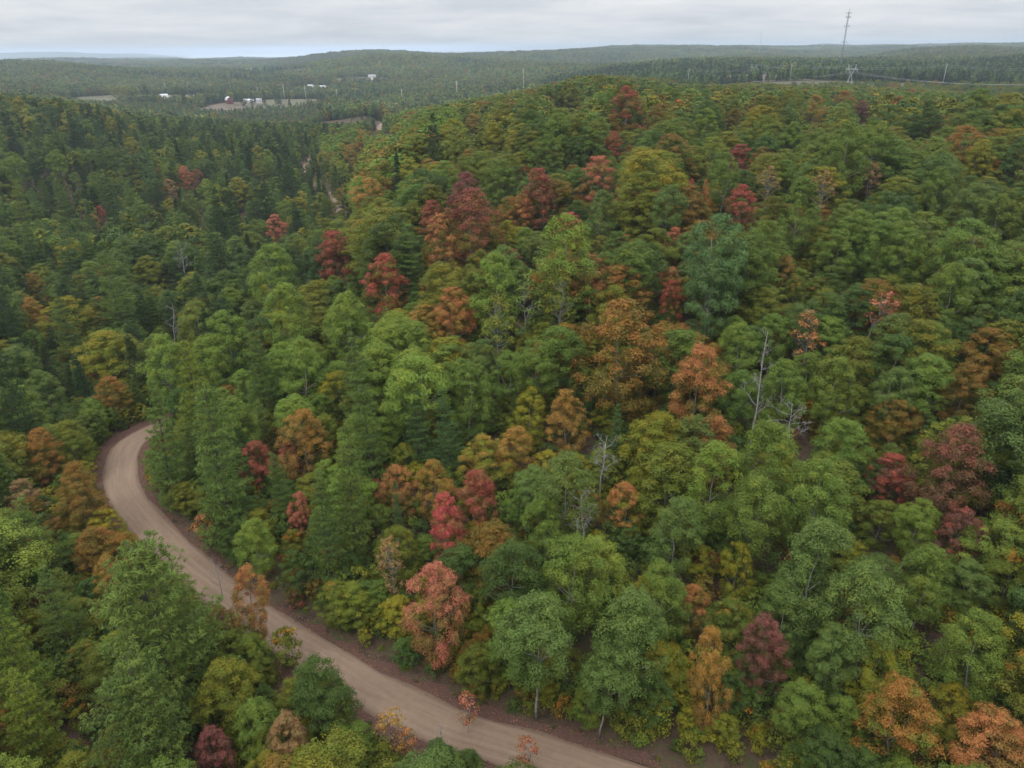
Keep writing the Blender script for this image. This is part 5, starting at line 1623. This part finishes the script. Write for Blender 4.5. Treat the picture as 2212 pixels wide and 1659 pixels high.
py1 = pylon(1842, 139, 1040, 'nearer steel pylon with twin peaks and a flat bridge', -.25)
py2 = pylon(1629, 139, 1270, 'forked steel pylon beside the bare brown field', -.25)
py3 = pylon(1535, 142, 1900, 'faint forked pylon far behind the brown field', -.25)
py4 = pylon(1268, 139, 2500, 'very faint far pylon over the wooded valley', -.25)
OUT = [Vector(p) for p in (at_y(2330, 178, 760), at_y(2350, 179, 760), at_y(2370, 180, 760))]


def wire(a, b, sag, rad, label, group):
    m = MB(); q = []
    for i in range(15):
        t = i / 14; p = a.lerp(b, t); p.z -= sag * 4 * t * (1 - t); q.append(p)
    m.tube(q, rad, 4)
    tag(m.build('power_line', M['wire'], smooth=True), label, 'power line', group)


nmW = ('first', 'middle', 'last')
for i in range(3):
    wire(py2[0][i], py1[0][i], 9, .06, f'{nmW[i]} wire strung between the nearer pylon and the forked pylon', 'wires between the pylons')
    wire(py3[0][i], py2[0][i], 12, .07, f'{nmW[i]} wire strung from the forked pylon to the faint far one', 'wires between the pylons')
    wire(py1[0][i], OUT[i], 7, .055, f'{nmW[i]} wire running from the nearer pylon out of view', 'wires between the pylons')
for i in range(2):
    wire(py2[1][i], py1[1][i], 6, .05, f'thin shield wire on the {("west", "east")[i]} peaks of the two near pylons', 'wires between the pylons')


def ptop(p, f): return Vector((p[0], p[1], p[2] + p[3] * f))


PO = [(float(at_y(2420, 150, 880)[0]), 880.0, float(height(np.array([at_y(2420, 150, 880)[0]]), np.array([880.0]))[0]), 30.0)]
for f, nm_ in ((.96, 'top'), (.885, 'lower')):
    ch = PO + ridge_poles[:3]
    for i in range(3):
        wire(ptop(ch[i], f), ptop(ch[i + 1], f), 4, .05, f'{nm_} wire along the ridge poles, {("span leaving the view", "span by the nearer pylon", "span by the brown field")[i]}', 'wires along the ridge poles')


def mast(dx, ytop, Y, label, wd, arrays, mat):
    x, _, zt = at_y(dx, ytop, Y); z0 = height(np.array([x]), np.array([Y]))[0]; H = zt - z0
    o = empty('communication_mast', (x, Y, z0)); tag(o, label, 'mast')
    m = MB()
    n_ = int(H / 4)
    L3 = [[Vector((wd / 2 * math.cos(a), wd / 2 * math.sin(a), H * .93 * i / n_)) for a in (.5, 2.6, 4.7)] for i in range(n_ + 1)]
    for k in range(3):
        m.tube([L3[0][k], L3[-1][k]], wd * .13, 5)
        for i in range(n_): m.tube([L3[i][k], L3[i + 1][(k + 1) % 3]], wd * .07, 3); m.tube([L3[i][k], L3[i][(k + 1) % 3]], wd * .07, 3)
    m.build('lattice_tower', mat, o)
    m = MB(); m.tube([(0, 0, H * .93), (0, 0, H * .975), (0, 0, H)], [.28, .22, .05], 6); m.build('top_antenna', M['antenna'], o)
    for f, n_, sz in arrays:
        m = MB(); rr = wd * 1.9
        m.tube([(rr * math.cos(a), rr * math.sin(a), H * f) for a in np.linspace(0, 6.283, 13)], .1, 4)
        for a in np.linspace(0, 6.283, n_, endpoint=False): m.tube([(0, 0, H * f), (rr * math.cos(a), rr * math.sin(a), H * f)], .08, 3)
        fr = m.build('antenna_mount', M['dark_steel'], o)
        for a in np.linspace(0, 6.283, n_, endpoint=False):
            q = MB(); q.box((0, 0, 0), (.45, .3, sz)); p = q.build('panel_antenna', M['antenna'], fr, (rr * math.cos(a), rr * math.sin(a), H * f)); p.rotation_euler = (0, 0, a + 1.57)
    return H


mast(1836, 15, 1380, 'tall dark lattice mast with antenna rings above the pine ridge', 2.1, ((.915, 6, 1.6), (.86, 9, 2.6), (.73, 6, 2.4), (.50, 6, 2.2)), M['dark_steel'])
mast(1646, 66, 4200, 'thin pale mast standing far off on the horizon', 1.8, (), M['steel'])

# ------------------------------------------------------------------ farm buildings
M['white_roof'] = flat_mat('white_roof', (.42, .43, .44), (.52, .52, .53), .2, .5)
M['white_wall'] = flat_mat('white_wall', (.36, .36, .35), (.45, .45, .44), .3, .7)
M['red_wall'] = flat_mat('red_wall', (.11, .035, .035), (.17, .05, .045), .4, .8)
M['grey_roof'] = flat_mat('grey_roof', (.20, .20, .21), (.30, .30, .31), .3, .8)
M['dark_opening'] = flat_mat('dark_opening', (.03, .03, .03), (.05, .05, .05), .3, .6)


def building(name, dx, Y, L_, W_, Hw, Hr, rz, wall, roof, label, gambrel=False, cat='barn', dy=None):
    x = at_y(dx, 200 if dy is None else dy, Y)[0]; z0 = height(np.array([x]), np.array([Y]))[0]
    o = empty(name, (x, Y, z0), rz); tag(o, label, cat)
    prof = [(-W_ / 2, Hw), (-W_ * .36, Hw + Hr * .62), (0, Hw + Hr), (W_ * .36, Hw + Hr * .62), (W_ / 2, Hw)] if gambrel else [(-W_ / 2, Hw), (0, Hw + Hr), (W_ / 2, Hw)]
    m = MB()
    ring = [(-W_ / 2, -1.5)] + prof + [(W_ / 2, -1.5)]
    for sy in (-1, 1): m.poly([(sy * L_ / 2, p[0], p[1]) for p in (ring if sy > 0 else ring[::-1])])
    for sx in (-1, 1): m.poly([(-L_ / 2, sx * W_ / 2, -1.5), (L_ / 2, sx * W_ / 2, -1.5), (L_ / 2, sx * W_ / 2, Hw), (-L_ / 2, sx * W_ / 2, Hw)])
    m.build('wall', M[wall], o)
    m = MB(); e_ = .5
    pr = [(p[0] * 1.05, p[1] + .12) for p in prof]
    for i in range(len(pr) - 1):
        a, b = pr[i], pr[i + 1]
        for dz_ in (0, .22): m.poly([(-L_ / 2 - e_, a[0], a[1] + dz_), (L_ / 2 + e_, a[0], a[1] + dz_), (L_ / 2 + e_, b[0], b[1] + dz_), (-L_ / 2 - e_, b[0], b[1] + dz_)])
        for sy in (-1, 1): m.poly([(sy * (L_ / 2 + e_), a[0], a[1]), (sy * (L_ / 2 + e_), b[0], b[1]), (sy * (L_ / 2 + e_), b[0], b[1] + .22), (sy * (L_ / 2 + e_), a[0], a[1] + .22)])
    m.build('roof', M[roof], o)
    m = MB(); m.box((-L_ / 2 - .03, 0, Hw * .42), (.12, W_ * .28, Hw * .84)); m.build('door', M['dark_opening'], o)
    for k in range(max(2, int(L_ / 5))):
        m = MB(); m.box((-L_ / 2 + (k + .7) * L_ / max(2, int(L_ / 5)) - .5, -W_ / 2 - .03, Hw * .58), (1.2, .12, 1.3)); m.build('window', M['dark_opening'], o)
    return o


building('gambrel_barn', 352, 1600, 15, 10, 5, 6, .9, 'white_wall', 'white_roof', 'barn with a white gambrel roof beside the tan field', True)
building('gambrel_barn', 492, 1560, 16, 11, 6, 6.5, 2.2, 'red_wall', 'white_roof', 'dark red barn with a white curved gambrel roof', True)
building('shed', 535, 1600, 20, 10, 4, 3, .2, 'white_wall', 'white_roof', 'low white shed behind trees near the red barn', cat='shed')
building('farmhouse', 557, 1590, 10, 8, 6, 3, .2, 'white_wall', 'grey_roof', 'white farmhouse between dark spruces', cat='house')
building('shed', 325, 1560, 16, 9, 4, 3, .6, 'white_wall', 'grey_roof', 'grey-roofed shed beside the white-roofed barn', cat='shed')
building('long_building', 556, 2940, 60, 18, 7, 4, .1, 'white_wall', 'white_roof', 'long white building by the distant tan field', cat='building')
building('house', 806, 2420, 22, 12, 7, 5, .4, 'white_wall', 'grey_roof', 'white house at the top of the sandy drive', cat='house')
building('house', 878, 2200, 28, 13, 6, 5, .1, 'white_wall', 'grey_roof', 'grey-roofed house in front of the wooded hill', cat='house')
building('shed', 892, 2190, 14, 9, 4, 3, .1, 'white_wall', 'white_roof', 'small white-roofed shed next to the grey-roofed house', cat='shed')
building('shed', 757, 2030, 20, 11, 5, 4, .3, 'white_wall', 'white_roof', 'white-roofed shed below the sandy drive', cat='shed')
building('shed', 692, 2110, 30, 9, 4, 2, .0, 'white_wall', 'white_roof', 'long low white roof in the valley clearing', cat='shed')
building('shed', 672, 2150, 14, 8, 4, 2, .0, 'white_wall', 'white_roof', 'small white roof at the edge of the valley clearing', cat='shed')

# ------------------------------------------------------------------ haze
hm, t, n, l = new_mat('haze')
o = n('ShaderNodeOutputMaterial'); pv = n('ShaderNodeVolumePrincipled')
pv.inputs['Color'].default_value = (0.61, 0.71, 0.83, 1)
pv.inputs['Density'].default_value = 0.000086
pv.inputs['Anisotropy'].default_value = 0.2
l(pv.outputs[0], o.inputs['Volume'])
mb = MB(); zlo, zhi = -85.0, 166.0
mb.box((0, 20500, (zlo + zhi) / 2), (120000, 45000, zhi - zlo))
hz = mb.build('haze', hm)
tag(hz, 'thin bluish haze over the valley', kind='stuff')
